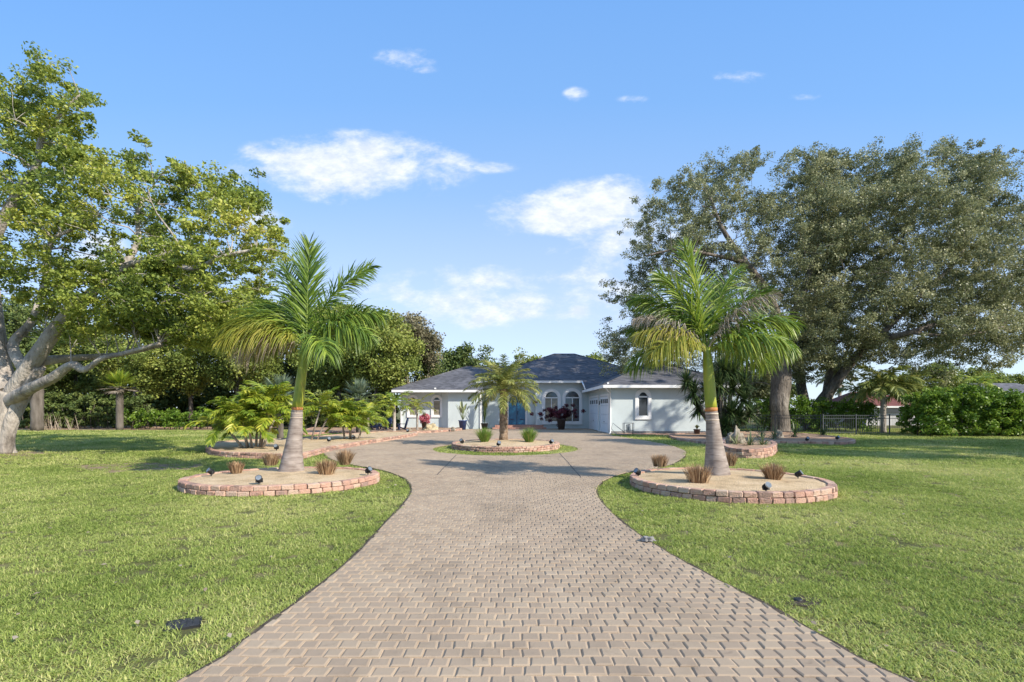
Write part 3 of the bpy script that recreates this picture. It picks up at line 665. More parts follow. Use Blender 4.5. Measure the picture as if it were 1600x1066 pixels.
# right oaks
b1=G(1220,676,GZ); b2=G(1268,673,GZ); d1=b1.y; d2=b2.y
limbs1=[([b1,P(1219,655,d1),P(1217,630,d1),P(1220,600,d1),P(1222,575,d1)],.66,.60),([P(1222,580,d1),P(1222,560,d1),P(1222,520,d1),P(1200,460,d1-.5),P(1165,410,d1-1),P(1130,360,d1-1),P(1110,310,d1-1)],.58,.10),
 ([P(1222,565,d1),P(1170,530,d1-1),P(1110,500,d1-2),P(1060,490,d1-3),P(1000,500,d1-4)],.25,.06),
 ([P(1224,525,d1),P(1260,440,d1+1),P(1280,360,d1+2),P(1275,300,d1+2)],.3,.08),
 ([P(1165,410,d1-1),P(1120,400,d1-2),P(1060,390,d1-3),P(1010,400,d1-3)],.16,.05)]
poly1=[(944,438),(985,428),(1000,400),(975,365),(1005,335),(1000,305),(1040,290),(1045,262),(1090,262),(1120,245),(1180,235),(1185,262),(1160,290),(1200,300),(1215,262),(1250,232),(1300,240),(1330,260),(1340,330),(1330,430),(1320,520),(1290,560),(1250,595),(1225,570),(1180,575),(1140,596),(1100,588),(1078,560),(1060,572),(1005,578),(965,575),(945,540),(955,505),(985,480),(955,455)]
tree('live_oak','big grey green oak with one thick straight trunk nearest the garage','tree',b1,limbs1,poly1,d1+2,5.5,3000,.44,70,.13,('barkO','leafO'),seed=11,noise_s=.5,thr=.0,rk=.010,minr=.02,upb=.35,extra=None)
limbs2=[([b2,P(1262,650,d2),P(1256,625,d2),P(1250,590,d2),P(1252,550,d2),P(1262,500,d2),P(1290,430,d2),P(1330,360,d2),P(1350,300,d2)],.55,.12),
 ([G(1275,673.5,GZ),P(1276,650,d2-.2),P(1288,622,d2-.4),P(1310,592,d2-1),P(1335,560,d2-1.5),P(1365,535,d2-2),P(1420,520,d2-3),P(1490,500,d2-3)],.70,.14),
 ([P(1290,620,d2-.4),P(1296,580,d2),P(1300,530,d2),P(1320,450,d2+1),P(1400,380,d2+1),P(1440,300,d2+1)],.34,.10),
 ([P(1365,535,d2-2),P(1430,470,d2-1),P(1500,400,d2),P(1530,320,d2)],.22,.08),
 ([P(1420,520,d2-3),P(1500,525,d2-4),P(1570,510,d2-4)],.14,.05)]
poly2=[(1262,250),(1275,232),(1290,250),(1310,236),(1335,248),(1380,228),(1410,222),(1440,238),(1480,222),(1505,240),(1540,232),(1592,262),(1572,290),(1595,305),(1640,300),(1670,380),(1660,460),(1630,520),(1590,545),(1560,580),(1530,560),(1480,572),(1470,600),(1440,575),(1410,560),(1380,555),(1350,560),(1320,588),(1290,575),(1240,592),(1235,520),(1250,420)]
tree('live_oak','broad grey green oak with forked trunk leaning right over the lawn','tree',b2,limbs2,poly2,d2,7.0,5000,.49,72,.14,('barkO','leafO'),seed=17,noise_s=.48,thr=.0,rk=.010,minr=.02,upb=.35)
# off-frame tall tree whose shade falls over the drive circle and right lawn
bo=Vector((27,12,GZ))
def blobs(cs,seed):
    rs=np.random.default_rng(seed); out=[]
    for (x,y,z,r,n) in cs:
        for k in range(n):
            v=rs.normal(0,1,3); v/=np.linalg.norm(v); v*=r*rs.random()**.4; out.append(Vector((x+v[0],y+v[1],z+v[2]*.7)))
    return out
def free_tree(name,label,base,trunk,cs,clr,per,leaf,mats,seed,cat='tree',group=None,minr=.02):
    root=thing(name,label,cat,base,0,group); b=MB(); nodes=[]
    for pts,r0,r1 in trunk:
        sp=spline([tuple(Vector(p)+Vector(base)) for p in pts],4); m=len(sp); rr=[r0+(r1-r0)*k/(m-1) for k in range(m)]
        b.tube(sp,rr,10,0,wob=.2); nodes+=[(Vector(q),r) for q,r in zip(sp[2:],rr[2:])]
    C=[c+Vector(base) for c in blobs(cs,seed)]; random.seed(seed); grow(b,nodes,C,1,minr=minr,n=4)
    b.build('trunk',mats[0],root,shift=base)
    CA=np.array([c[:] for c in C]); rs=np.random.default_rng(seed); vb=np.clip([.5+.9*mnoise.noise(Vector(c)*.4) for c in CA],0,1)
    V,A=leaf_quads(CA,leaf,rs.uniform(.6,1.2,len(CA))*clr,per,rs=rs,vbase=np.array(vb)); np_quads('crown',V,A,mats[1],root,base)
    return root
free_tree('live_oak','tall oak standing beyond the right edge of the lawn',bo,[([(0,0,0),(.3,0,3),(-.2,.3,7),(0,0,13)],.5,.15),([(0,0,5),(-3,2,9),(-4,3,12)],.2,.08),([(0,0,6),(3,1,9),(5,3,12)],.2,.08)],
  [(0,0,14,2.6,70),(-4,2,12.5,2.2,55),(3,2,12,2.4,60),(-2,-1.5,9.5,2,50),(5,-2,10,2.4,55),(0,4,11,2.1,50)],.85,90,.24,('barkO','leafO'),31)
bo2=Vector((29,20.5,GZ))
free_tree('live_oak','very tall oak standing just outside the right edge beyond the lawn',bo2,[([(0,0,0),(.3,0,4),(-.2,.3,9),(0,0,16)],.55,.15),([(0,0,7),(-2,1,12),(-2.5,1,15)],.2,.08),([(0,0,8),(3,1,12),(5,2,15)],.2,.08)],
  [(-.5,0,17,3,16),(-2.5,1.5,14,2.2,7),(2,2,14,2.6,10),(2.5,-2.5,12,2.2,9),(5,1,16,2.6,12)],.5,40,.24,('barkO','leafO'),33)
bo3=Vector((33,17.5,GZ))
free_tree('live_oak','low spreading oak beyond the right edge between the two taller ones',bo3,[([(0,0,0),(.3,0,2),(-.2,.3,5),(0,0,8)],.4,.12),([(0,0,3),(-3,0,6),(-4,0,8)],.2,.06)],
  [(0,0,8.5,2.4,70),(-4,0,8,2,60),(3,1,8,2.4,60),(-2.5,-1.5,6.8,1.7,40)],.85,90,.24,('barkO','leafO'),35)
# --- background woods (each its own tree)
def bg_tree(px,py_base,w,top,kind,label,seed,d=None,squash=1.0,T=3.5,ncl=240,leaf=.26,gname='trees in the woods behind the house',thr=-.15):
    base=G(px,py_base,GZ) if d is None else Vector(((px-800)/F*d,d,GZ)); d=base.y
    rs=random.Random(seed); pts=[]; n=16; zb=CH+0; ybot=HZ-(1.6)/d*F
    yc=(top+ybot)/2; ry=(ybot-top)/2
    for k in range(n):
        th=2*math.pi*k/n; q=1+rs.uniform(-.16,.16); pts.append((px+math.cos(th)*w*q,yc-math.sin(th)*ry*q*(1 if math.sin(th)>0 else .95)))
    tr=[([base,P(px+rs.uniform(-6,6),(ybot+HZ)/2+10,d),P(px+rs.uniform(-8,8),yc,d),P(px+rs.uniform(-8,8),top+ry*.5,d)],.28,.08)]
    bark={'leafM':'barkD','leafD':'barkD','leafB':'barkP','leafO':'barkO','leafL':'barkP'}[kind]
    return tree('woodland_tree',label,'tree',base,tr,pts,d,T,int(ncl*1.5),.9,56,leaf,(bark,kind),seed=seed,noise_s=.3,thr=thr,group=gname,rk=.008,minr=.03,trunk_n=8)
BG=[# px, w, top, kind, d, ncl, label
 (30,90,470,'leafD',46,240,'dark dense tree in the woods directly behind the big left trunk'),
 (120,80,500,'leafM',48,220,'mid green woodland tree seen under the low limb of the big left tree'),
 (215,80,490,'leafM',45,230,'bushy woodland tree left of centre under the big left tree crown'),
 (300,80,470,'leafM',47,240,'leafy woodland tree between the big left tree and the left royal palm'),
 (375,75,450,'leafM',46,240,'woodland tree just left of the left royal palm crown'),
 (455,70,470,'leafD',50,220,'dark woodland tree right behind the left royal palm crownshaft'),
 (530,72,485,'leafM',46,300,'bright woodland tree to the right of the left royal palm'),
 (592,62,480,'leafM',44,280,'rounded green woodland tree above the blue chairs'),
 (640,42,492,'leafB',50,190,'grey brown sparse tree at the right end of the left woods'),
 (664,22,515,'leafD',52,90,'narrow dark tree at the left end of the house roof'),
 (700,36,548,'leafD',66,110,'dark tree top behind the low left roof of the house'),
 (745,42,540,'leafD',66,130,'dark tree behind the roof left of the short feathery palm crown'),
 (812,42,546,'leafM',68,120,'tree top behind the roof right of the short feathery palm crown'),
 (930,30,554,'leafM',66,90,'small green tree top behind the main roof ridge'),
 (1165,48,540,'leafO',58,140,'pale green tree between the garage and the oak trunks'),
 (1395,34,588,'leafM',75,80,'distant tree between the neighbouring house and the coconut palms'),
 (1480,60,570,'leafM',70,130,'distant tree above the left half of the tall glossy hedge'),
 (1560,55,578,'leafM',72,120,'distant tree above the right half of the tall glossy hedge'),
 (1200,50,600,'leafD',60,100,'low dark tree behind the black fence and first oak trunk'),
 (-60,100,480,'leafD',47,200,'dark woodland tree at the far left end of the woods')]
for k,(px,w,top,kind,d,ncl,lab) in enumerate(BG):
    bg_tree(px,0,w,top,kind,lab,200+k,d=d,ncl=ncl,thr=-.2 if k<8 else -.05,leaf=.24 if d<55 else .32)
# hedges / undergrowth
def woods():
    rs=np.random.default_rng(77); n=2600; X=rs.uniform(-85,-13,n); Y=rs.uniform(53,60,n); H=6.5+2.5*np.array([mnoise.noise(Vector((x*.12,y*.1,3))) for x,y in zip(X,Y)])
    Z=rs.random(n)*H; C=np.stack([X,Y,Z],1); V,A=leaf_quads(C,.42,rs.uniform(.9,1.5,n),42,rs=rs); o=np_quads('woodland',V,A,'leafD',None,(-45,56,0)); o.location=(-45,56,0)
    tag(o,'dense dark wood filling the far left behind the separate trees','wood',kind='stuff')
woods()
def hedge(name,label,x0,x1,y,depth,h,leaf,m,seed,per=44,dens=9,cat='hedge',lump=.25,zb=0):
    c=Vector(((x0+x1)/2,y,GZ)); root=thing(name,label,cat,c); rs=np.random.default_rng(seed); n=int((x1-x0)*h*dens*1.6)
    X=rs.uniform(x0,x1,n); Y=y+rs.uniform(-.5,.5,n)*depth; hh=h*(1+lump*np.array([mnoise.noise(Vector((a*.55,b_*.5,seed))) for a,b_ in zip(X,Y)])); Z=rs.random(n)**.75*hh+.12+zb
    C=np.stack([X,Y,Z],1); V,A=leaf_quads(C,leaf,rs.uniform(.22,.42,n),per,rs=rs,upbias=.4); np_quads('foliage',V,A,m,root,c)
    b=MB(); random.seed(seed)
    xx=x0+.3
    while xx<x1:
        q=Vector((xx,y+random.uniform(-.2,.2)*depth,GZ)); b.tube([q,q+Vector((random.uniform(-.2,.2),random.uniform(-.1,.1),h*.5)),q+Vector((random.uniform(-.4,.4),random.uniform(-.2,.2),h*.8))],[.035,.025,.012],5); xx+=.5
    b.build('stem','barkD',root,shift=c); return root
hedge('hedge','tall glossy bright green hedge at the right edge of the lawn',24.5,37,31.2,2.4,2.65,.17,'leafH',5,dens=15,lump=.35,per=60)
hedge('hedge','bright hedge behind the black metal fence',17.6,26.2,37.2,1.6,2.05,.17,'leafH',6,dens=12)
hedge('hedge','bright low hedge under the dark woods on the left',-31,-22.5,41.5,1.6,1.35,.17,'leafH',8,dens=8)
hedge('shrub','dark shrubs at the foot of the woods left of the patio chairs',-22,-9.8,43,1.8,2.6,.22,'leafD',9,dens=7,cat='shrub')
hedge('shrub','dark undergrowth behind the leaning palm trunk at far left',-46,-31,44,2,2.6,.22,'leafD',10,dens=6,cat='shrub')
tag(sheet('mulch_ground',-46,-21,40.4,49,GZ+.02,'mulch'),kind='structure')
# ------------------------------------------------------------------ palms
def frond(b,o,az,el0,ln,droop,nl=46,ll=.75,w=.035,ldroop=1.1,plum=.35,m=0,a0=.5,rach=.02,seg=4,t0=.12,mr=None,va=.35,sweep=0,wind=0,ac=1.0):
    p=Vector(o); el=el0; pts=[p.copy()]; K=18; dirs=[]
    for k in range(K):
        t=(k+.5)/K; e=el0-droop*t**1.35; az_=az+sweep*t
        d=Vector((math.cos(az_)*math.cos(e),math.sin(az_)*math.cos(e),math.sin(e))); dirs.append(d); p=p+d*(ln/K); pts.append(p.copy())
    b.tube(pts,[rach*(1-.85*k/K) for k in range(K+1)],5,m if mr is None else mr,a0*.6+.35,cap=False)
    for i in range(nl):
        t=t0+(1-t0)*(i+random.uniform(-.3,.3)+.5)/nl; t=min(.995,max(0,t)); fk=t*K; k=min(K-1,int(fk)); q=pts[k].lerp(pts[k+1],fk-k); T=dirs[k]
        Sd=T.cross(Vector((0,0,1))); 
        if Sd.length<.05: Sd=Vector((-math.sin(az),math.cos(az),0))
        Sd.normalize(); Nn=Sd.cross(T).normalized()
        prof=min(1,.45+2.2*(t-t0))*(1 if t<.65 else 1-.62*((t-.65)/.35)**1.3)
        al=(R(72)-R(42)*t)*ac
        for sgn in(-1,1):
            d=T*math.cos(al)+Sd*sgn*math.sin(al)+Nn*random.uniform(-plum,plum)+Vector((wind,0,0))
            l_=ll*prof*random.uniform(.85,1.12)
            dn=d.normalized(); sv=T+Nn*random.uniform(-.7,.7)+Vector((0,0,random.uniform(-.3,.3))); sv=sv-dn*sv.dot(dn); b.blade(q,d,l_,w*random.uniform(.8,1.15),ldroop*random.uniform(.7,1.3),seg,m,min(1,max(0,a0+random.uniform(-va,va))),side=sv)
def royal(base,lab,trunk,rings,fronds,seed,top):
    random.seed(seed); root=thing('royal_palm',lab,'palm tree',base)
    b=MB(); sp=spline([tuple(p) for p,_ in trunk],5); rd=spline([(r,0) for _,r in trunk],5); b.tube(sp,[r[0] for r in rd],20,0); b.build('trunk','royal',root,shift=base)
    # crownshaft from the end of the trunk to top
    b=MB(); t0=Vector(trunk[-1][0]); r0=trunk[-1][1]; sh=[]; 
    for k in range(9):
        u=k/8; sh.append(t0.lerp(top,u))
    b.tube(sh,[r0*(.99-.05*u+.05*math.sin(u*3.1)-.33*u*u) for u in [k/8 for k in range(9)]],18,0); 
    b.build('crownshaft','shaft',root,shift=base)
    for zf,rr,mm,hh in rings:
        q=Vector(sp[-1]).lerp(Vector(sp[-6]),zf) if zf>0 else t0.lerp(top,-zf)
        b=MB(); b.tube([q-Vector((0,0,hh/2)),q,q+Vector((0,0,hh/2))],[rr*.97,rr,rr*.97],20,0); b.build('leaf_scar_ring',mm,root,shift=base)
    for f in fronds:
        mm=f.pop('mat'); b=MB(); az=R(f.pop('az')); el=R(f.pop('el')); o=top+Vector((math.cos(az)*.04,math.sin(az)*.04,f.pop('dz',0)))
        frond(b,o,az,el,**f); b.build('frond',mm,root,shift=base)
    return root
bL=Vector((-5.12,11.85,.16)); topL=P(478,536,11.85)
trL=[((-5.12,11.85,.12),.29),((-5.10,11.85,.22),.275),((-5.08,11.85,.5),.225),((-5.04,11.85,.85),.18),((-5.0,11.85,1.25),.145),((-4.97,11.85,1.62),.12)]
D=dict
frL=[D(mat='frond',az=95,el=87,ln=2.5,droop=.25,nl=108,ll=.80,w=0.036,ldroop=.5,plum=0.61,a0=.35,sweep=.2,ac=.62),
 D(mat='frond',az=150,el=80,ln=2.0,droop=.45,nl=102,ll=.78,w=0.034,ldroop=.7,plum=0.68,a0=.3,ac=.7),
 D(mat='frond',az=25,el=72,ln=2.5,droop=.8,nl=121,ll=.66,w=0.034,ldroop=.8,plum=0.81,a0=.35,ac=.75),
 D(mat='frond',az=5,el=52,ln=1.98,droop=1.25,nl=124,ll=.78,w=0.035,ldroop=1.5,plum=0.81,a0=.4,dz=-.03),
 D(mat='frond',az=-15,el=38,ln=1.80,droop=1.4,nl=118,ll=.85,w=0.034,ldroop=2.0,plum=0.68,a0=.4,dz=-.06),
 D(mat='frond',az=-50,el=22,ln=1.44,droop=1.4,nl=94,ll=.8,w=0.032,ldroop=2.2,plum=0.61,a0=.45,dz=-.1),
 D(mat='frond',az=60,el=40,ln=1.89,droop=1.3,nl=113,ll=.78,w=0.034,ldroop=1.7,plum=0.68,a0=.35),
 D(mat='frond',az=150,el=62,ln=2.1,droop=1.4,nl=113,ll=.8,w=0.035,ldroop=1.4,plum=0.74,a0=.45),
 D(mat='frond',az=170,el=55,ln=1.94,droop=1.5,nl=121,ll=.85,w=0.035,ldroop=1.8,plum=0.68,a0=.65),
 D(mat='frondY',az=183,el=46,ln=1.94,droop=1.45,nl=126,ll=.95,w=0.034,ldroop=2.4,plum=0.61,a0=.3,dz=-.05),
 D(mat='frondY',az=205,el=38,ln=1.80,droop=1.5,nl=118,ll=.95,w=0.032,ldroop=2.5,plum=0.61,a0=.5,dz=-.08),
 D(mat='frondY',az=160,el=32,ln=1.80,droop=1.5,nl=113,ll=.9,w=0.032,ldroop=2.3,plum=0.61,a0=.3,dz=-.08),
 D(mat='frondDead',az=192,el=30,ln=1.53,droop=1.45,nl=94,ll=.95,w=0.018,ldroop=3.0,plum=0.54,a0=.6,dz=-.12)]
royal(bL,'left royal palm with yellowing drooping fronds and slender leaning green crownshaft',trL,[(0,.126,'rust',.07),(.28,.131,'cream',.02),(.55,.138,'cream',.016)],frL,1,topL)
bR=Vector((4.42,11.1,.16)); topR=P(1104,543,11.1)
trR=[((4.45,11.1,.12),.29),((4.44,11.1,.25),.27),((4.41,11.1,.6),.215),((4.38,11.1,.95),.17),((4.35,11.1,1.3),.14),((4.32,11.1,1.6),.125)]
frR=[D(mat='frond',az=120,el=85,ln=2.4,droop=.3,nl=108,ll=.74,w=0.036,ldroop=.5,plum=0.61,a0=.65,sweep=.2,ac=.6),
 D(mat='frond',az=170,el=76,ln=1.9,droop=.7,nl=108,ll=.74,w=0.034,ldroop=.8,plum=0.68,a0=.6,ac=.75),
 D(mat='frond',az=18,el=62,ln=2.25,droop=1.05,nl=126,ll=.70,w=0.035,ldroop=1.1,plum=0.81,a0=.3,ac=.8),
 D(mat='frond',az=35,el=78,ln=2.2,droop=.8,nl=113,ll=.74,w=0.034,ldroop=.9,plum=0.74,a0=.5,ac=.8),
 D(mat='frond',az=-8,el=44,ln=1.89,droop=1.2,nl=126,ll=.85,w=0.035,ldroop=1.8,plum=0.68,a0=.5),
 D(mat='frond',az=-35,el=30,ln=1.71,droop=1.3,nl=116,ll=.85,w=0.034,ldroop=2.0,plum=0.61,a0=.6,dz=-.08),
 D(mat='frond',az=20,el=24,ln=1.80,droop=1.3,nl=113,ll=.85,w=0.034,ldroop=2.0,plum=0.61,a0=.5,dz=-.08),
 D(mat='frondDead',az=-25,el=62,ln=1.75,droop=1.0,nl=108,ll=.5,w=0.018,ldroop=2.6,plum=0.81,a0=.5),
 D(mat='frond',az=160,el=64,ln=2.0,droop=1.1,nl=118,ll=.8,w=0.034,ldroop=1.4,plum=0.68,a0=.55),
 D(mat='frond',az=150,el=45,ln=1.75,droop=1.2,nl=108,ll=.8,w=0.034,ldroop=1.7,plum=0.68,a0=.35),
 D(mat='frondY',az=186,el=36,ln=1.62,droop=1.05,nl=113,ll=.8,w=0.027,ldroop=2.6,plum=0.61,a0=.7,dz=-.05),
 D(mat='frondDead',az=180,el=46,ln=1.71,droop=1.0,nl=113,ll=.55,w=0.018,ldroop=2.9,plum=0.68,a0=.7),
 D(mat='frondY',az=205,el=26,ln=1.53,droop=1.2,nl=102,ll=.85,w=0.026,ldroop=2.6,plum=0.61,a0=.5,dz=-.1),
 D(mat='frond',az=172,el=22,ln=1.71,droop=1.3,nl=102,ll=.85,w=0.030,ldroop=2.4,plum=0.61,a0=.5,dz=-.1),
 D(mat='frond',az=75,el=55,ln=1.89,droop=1.1,nl=113,ll=.78,w=0.034,ldroop=1.4,plum=0.68,a0=.4)]
royal(bR,'right royal palm with rusty grey dead fronds and yellow green crownshaft',trR,[(0,.131,'rust',.09),(.3,.135,'cream',.03),(.75,.143,'cream',.02),(-.35,.121,'rust',.012)],frR,2,topR)
# island palm (short feathery)
def feather_palm(name,label,base,h,tr,nf,ln,mats,seed,ll=.35,elr=(75,-15),droop=1.1,w=.022,cat='palm tree',lean=(0,0),nl=34,dead=0,group=None,rough=True,lay=1,rach=.015,a0=.5):
    random.seed(seed); root=thing(name,label,cat,base,0,group); b=MB(); K=14; top=Vector(base)+Vector((lean[0],lean[1],h)); pts=[]
    for k in range(K+1):
        u=k/K; q=Vector(base).lerp(top,u); q+=Vector((lean[0],lean[1],0))*(u*u-u)*.5; pts.append(q)
    b.tube(pts,[tr*(1.25 if k==0 else 1.05)*(1+(.12*(k%2) if rough else 0))*(1-.12*k/K) for k in range(K+1)],12,0)
    if rough:
        for k in range(150):
            u=random.random(); q=Vector(base).lerp(top,u); th=random.uniform(0,6.28); d=Vector((math.cos(th),math.sin(th),.7))
            b.blade(q+Vector((math.cos(th),math.sin(th),0))*tr*.9,d,.09*tr/.2,.07*tr/.2,.2,2,0,.5,tipw=.03*tr/.2)
    b.build('trunk',mats[0],root,shift=base)
    for i in range(nf):
        u=(i+.5)/nf; el=R(elr[0]+(elr[1]-elr[0])*u**.9+random.uniform(-6,6)); az=i*2.39996+random.uniform(-.15,.15)
        b=MB(); dd=dead and i>=nf-dead
        frond(b,top-Vector((0,0,.04*u)),az,el,ln*random.uniform(.85,1.1),droop*random.uniform(.8,1.2),nl,ll,w,.9,.35,0,.75 if dd else a0+random.uniform(-.2,.2),rach,3,t0=.16)
        b.build('frond',mats[2] if dd else mats[1],root,shift=base)
    return root
feather_palm('date_palm','short feathery palm with rough brown trunk in the middle of the driveway circle',Vector((-.37,22.6,.2)),2.3,.17,40,1.85,('barkR','datefrond','frondDead'),4,ll=.42,elr=(84,-8),droop=1.2,w=.032,nl=50,a0=.6,dead=0)
# areca clumps
def clump(label,base,stems,seed,ln=1.3,mat='areca',ll=.4,group=None,nf=11):
    random.seed(seed); root=thing('areca_palm',label,'palm clump',base,0,group)
    for (dx,dy,h,lx,ly) in stems:
        b=MB(); p0=Vector(base)+Vector((dx,dy,0)); p1=p0+Vector((lx,ly,h)); b.tube([p0,p0.lerp(p1,.5)+Vector((0,0,.05)),p1],[.05,.042,.035],8); b.build('stem','barkP',root,shift=base)
        for i in range(nf):
            u=(i+.5)/nf; el=R(80-75*u+random.uniform(-8,8)); az=i*2.4+random.uniform(0,1)+dx*3
            b=MB(); frond(b,p1,az,el,ln*random.uniform(.8,1.15),1.2*random.uniform(.8,1.2),34,ll,.055,.8,.3,0,.55+random.uniform(-.3,.3),.014,3,t0=.2); b.build('frond',mat,root,shift=base)
    return root
c1=Vector((-9.9,19.7,.12))
clump('dense yellow green palm clump in the curved bed left of the left royal palm',c1,[(-.25,0,1.35,-.35,0),(.15,.1,1.7,.1,.1),(.35,-.1,1.1,.5,-.1),(0,-.2,.7,.1,-.4),(-.1,.3,1.5,-.1,.4),(-.4,-.1,.8,-.6,-.2),(.1,.3,1.9,.2,.2),(.3,.1,1.4,.2,.3),(-.2,-.2,1.1,0,-.3)],11,1.2)
c2=Vector((-9.6,24.5,.12)); clump('slim pale stemmed palm clump just right of the left royal palm trunk',c2,[(0,0,1.6,.45,0),(.2,.2,1.2,.5,.2)],12,1.3,nf=9)
c3=Vector((-8.1,25.6,.12)); clump('rounded yellow green palm clump at the right end of the curved bed',c3,[(0,0,1.1,.0,0),(.4,.1,.9,.3,.1),(-.3,.1,1.3,-.2,0),(.1,-.2,.7,.1,-.3)],13,1.2)
feather_palm('small_palm','small palm with smooth pale trunk beside the blue chairs',Vector(((616-800)/F*35,35,GZ)),2.0,.11,16,1.6,('barkP','areca','frondDead'),14,ll=.42,w=.05,nl=22,rough=False,elr=(75,0))
feather_palm('small_palm','small yellow palm in front of the left arched windows',Vector(((652-800)/F*36.5,36.5,GZ)),1.85,.08,13,1.5,('barkP','frondY','frondDead'),15,ll=.4,w=.045,nl=20,rough=False,elr=(60,0),a0=.35)
feather_palm('small_palm','wispy young palm behind the curved bed near the patio',Vector(((575-800)/F*33,33,GZ)),1.5,.09,14,1.7,('barkP','areca','frondDead'),16,ll=.4,w=.045,nl=22,rough=False)
# fan palms
def fan_palm(label,base,h,seed,mat='fan',r=.95,nf=22,tr=.15,group=None,dead=0,stalk=.7):
    random.seed(seed); root=thing('fan_palm',label,'palm tree',base,0,group); b=MB(); top=Vector(base)+Vector((0,0,h))
    K=10; b.tube([Vector(base).lerp(top,k/K) for k in range(K+1)],[tr*(1+.1*(k%2)) for k in range(K+1)],10); b.build('trunk','barkD',root,shift=base)
    for i in range(nf):
        u=(i+.5)/nf; el=R(80-100*u); az=i*2.4; d=Vector((math.cos(az)*math.cos(el),math.sin(az)*math.cos(el),math.sin(el)))
        b=MB(); q=top+d*stalk; b.tube([top,top+d*stalk*.5,q],[.02,.015,.012],4)
        Sd=d.cross(Vector((0,0,1))).normalized()
        for j in range(26):
            th=R(-95+190*j/25); dd=d*math.cos(th)+Sd*math.sin(th)+Vector((0,0,.1)); b.blade(q,dd,r*random.uniform(.85,1.05),.06,.5,3,0,random.uniform(.2,1))
        b.build('frond','frondDead' if i>=nf-dead else mat,root,shift=base)
    return root
fan_palm('blue green fan palm behind the clump left of the left royal palm',Vector(((438-800)/F*27,27,GZ)),2.2,21,r=.8,nf=20)
fan_palm('green fan palm behind the clumps right of the left royal palm',Vector(((560-800)/F*33,33,GZ)),2.3,22,r=.85,nf=20)
fan_palm('sabal palm with pale straight trunk in front of the left woods',Vector(((187-800)/F*40,40,GZ)),3.3,23,'areca',1.0,24,.24,dead=7)
fan_palm('stout leaning sabal palm in shade behind the big left tree',Vector(((58-800)/F*38.5,38.5,GZ)),4.2,24,'leafM',1.0,24,.38,dead=7)
# dry stalks at far left
def stalks():
    c=Vector(((88-800)/F*40,40,GZ)); root=thing('cane_clump','clump of dry tan canes at the foot of the left woods','plant',c); b=MB(); random.seed(3)
    for k in range(46):
        q=c+Vector((random.uniform(-1.3,1.6),random.uniform(-.4,.4),0)); b.blade(q,Vector((random.uniform(-.6,.6),random.uniform(-.3,.3),1)),random.uniform(.8,1.6),.05,random.uniform(0,.6),4,0,random.random())
    b.build('canes','frondDead',root,shift=c)
stalks()
# coconut palms and distant palms right
def far_palm(label,px,d,h,ln,seed,tr=.17,nf=22,mat='frond',dead=0,lean=(0,0)):
    return feather_palm('coconut_palm',label,Vector(((px-800)/F*d,d,GZ)),h,tr,nf,ln,('barkP','datefrond' if mat=='frond' else mat,'frondDead'),seed,ll=.75,w=.10,nl=26,rough=False,elr=(78,-15),droop=1.3,lean=lean,dead=dead,rach=.03)
far_palm('coconut palm with full green crown in front of the neighbouring house',1380,35.5,3.3,2.3,41,nf=24)
far_palm('coconut palm with thin trunk between the neighbouring house and the glossy hedge',1417,36.5,3.1,2.0,42,.11,16,'datefrond')
far_palm('low yellow green palm behind the fence and second oak',1345,48,3.2,2.6,43,.15,16,'datefrond')
far_palm('tall distant palm seen just right of the forked oak',1312,62,6.0,2.2,44,.2,14,'datefrond',4)
far_palm('tall distant palm with bare brown trunk right of the forked oak',1298,64,5.4,2.0,45,.3,12,'leafD',4)
far_palm('tiny distant palm seen between the oak trunks',1183,70,4.2,2.0,46,.18,12,'leafD')
far_palm('distant palm crown showing above the hedge at the right edge',1530,60,4.6,2.4,47,.18,14,'areca')
# ------------------------------------------------------------------ yuccas
def yucca(label,base,heads,seed,nb=95,ln=.75,w=.055,mat='yucca',name='yucca',cat='yucca'):
    random.seed(seed); root=thing(name,label,cat,base); b=MB(); B=Vector(base)
    for (x,y,z) in heads:
        e=B+Vector((x,y,z)); b.tube([B+Vector((x*.15,y*.15,0)),B+Vector((x*.5,y*.5,z*.45)),e],[.12,.08,.05],8)
    b.build('stem','barkD',root,shift=base)
    for (x,y,z) in heads:
        b=MB(); e=B+Vector((x,y,z))
        for k in range(nb):
            el=random.uniform(-.9,1.4); az=random.uniform(0,6.28); d=Vector((math.cos(az)*math.cos(el),math.sin(az)*math.cos(el),math.sin(el)))
            b.blade(e+Vector((0,0,random.uniform(-.18,.12))),d,ln*random.uniform(.75,1.1),w,.35,3,0,random.random())
        b.build('leaf_rosette',mat,root,shift=base)
    return root
yb=Vector(((1128-800)/F*28.5,28.5,GZ))
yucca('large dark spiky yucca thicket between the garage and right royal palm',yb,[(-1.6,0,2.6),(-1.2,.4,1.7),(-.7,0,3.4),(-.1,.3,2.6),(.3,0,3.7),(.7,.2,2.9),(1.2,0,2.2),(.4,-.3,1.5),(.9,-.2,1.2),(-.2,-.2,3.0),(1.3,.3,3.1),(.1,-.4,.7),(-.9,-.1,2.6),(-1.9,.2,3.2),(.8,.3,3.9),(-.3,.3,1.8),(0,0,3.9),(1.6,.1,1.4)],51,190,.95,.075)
random.seed(8)
for k,(px,py,s,lab) in enumerate([(1150,701,.5,'spiky agave in the small round bed nearest the trunk'),(1172,703,.6,'pale striped agave in the middle of the small round bed'),(1192,702,.5,'spiky agave at the right of the small round bed'),(1210,686,.6,'agave at the foot of the first oak trunk'),(1242,683,.6,'dark spiky plant between the two oak trunks'),(1286,680,.6,'dark spiky plant right of the forked oak trunk'),(1190,690,.55,'pale agave left of the first oak trunk')]):
    q=G(px,py,.1); yucca(lab,q,[(0,0,.12)],60+k,60,s,.06,'agave' if k not in(4,5) else 'yucca','agave','agave')
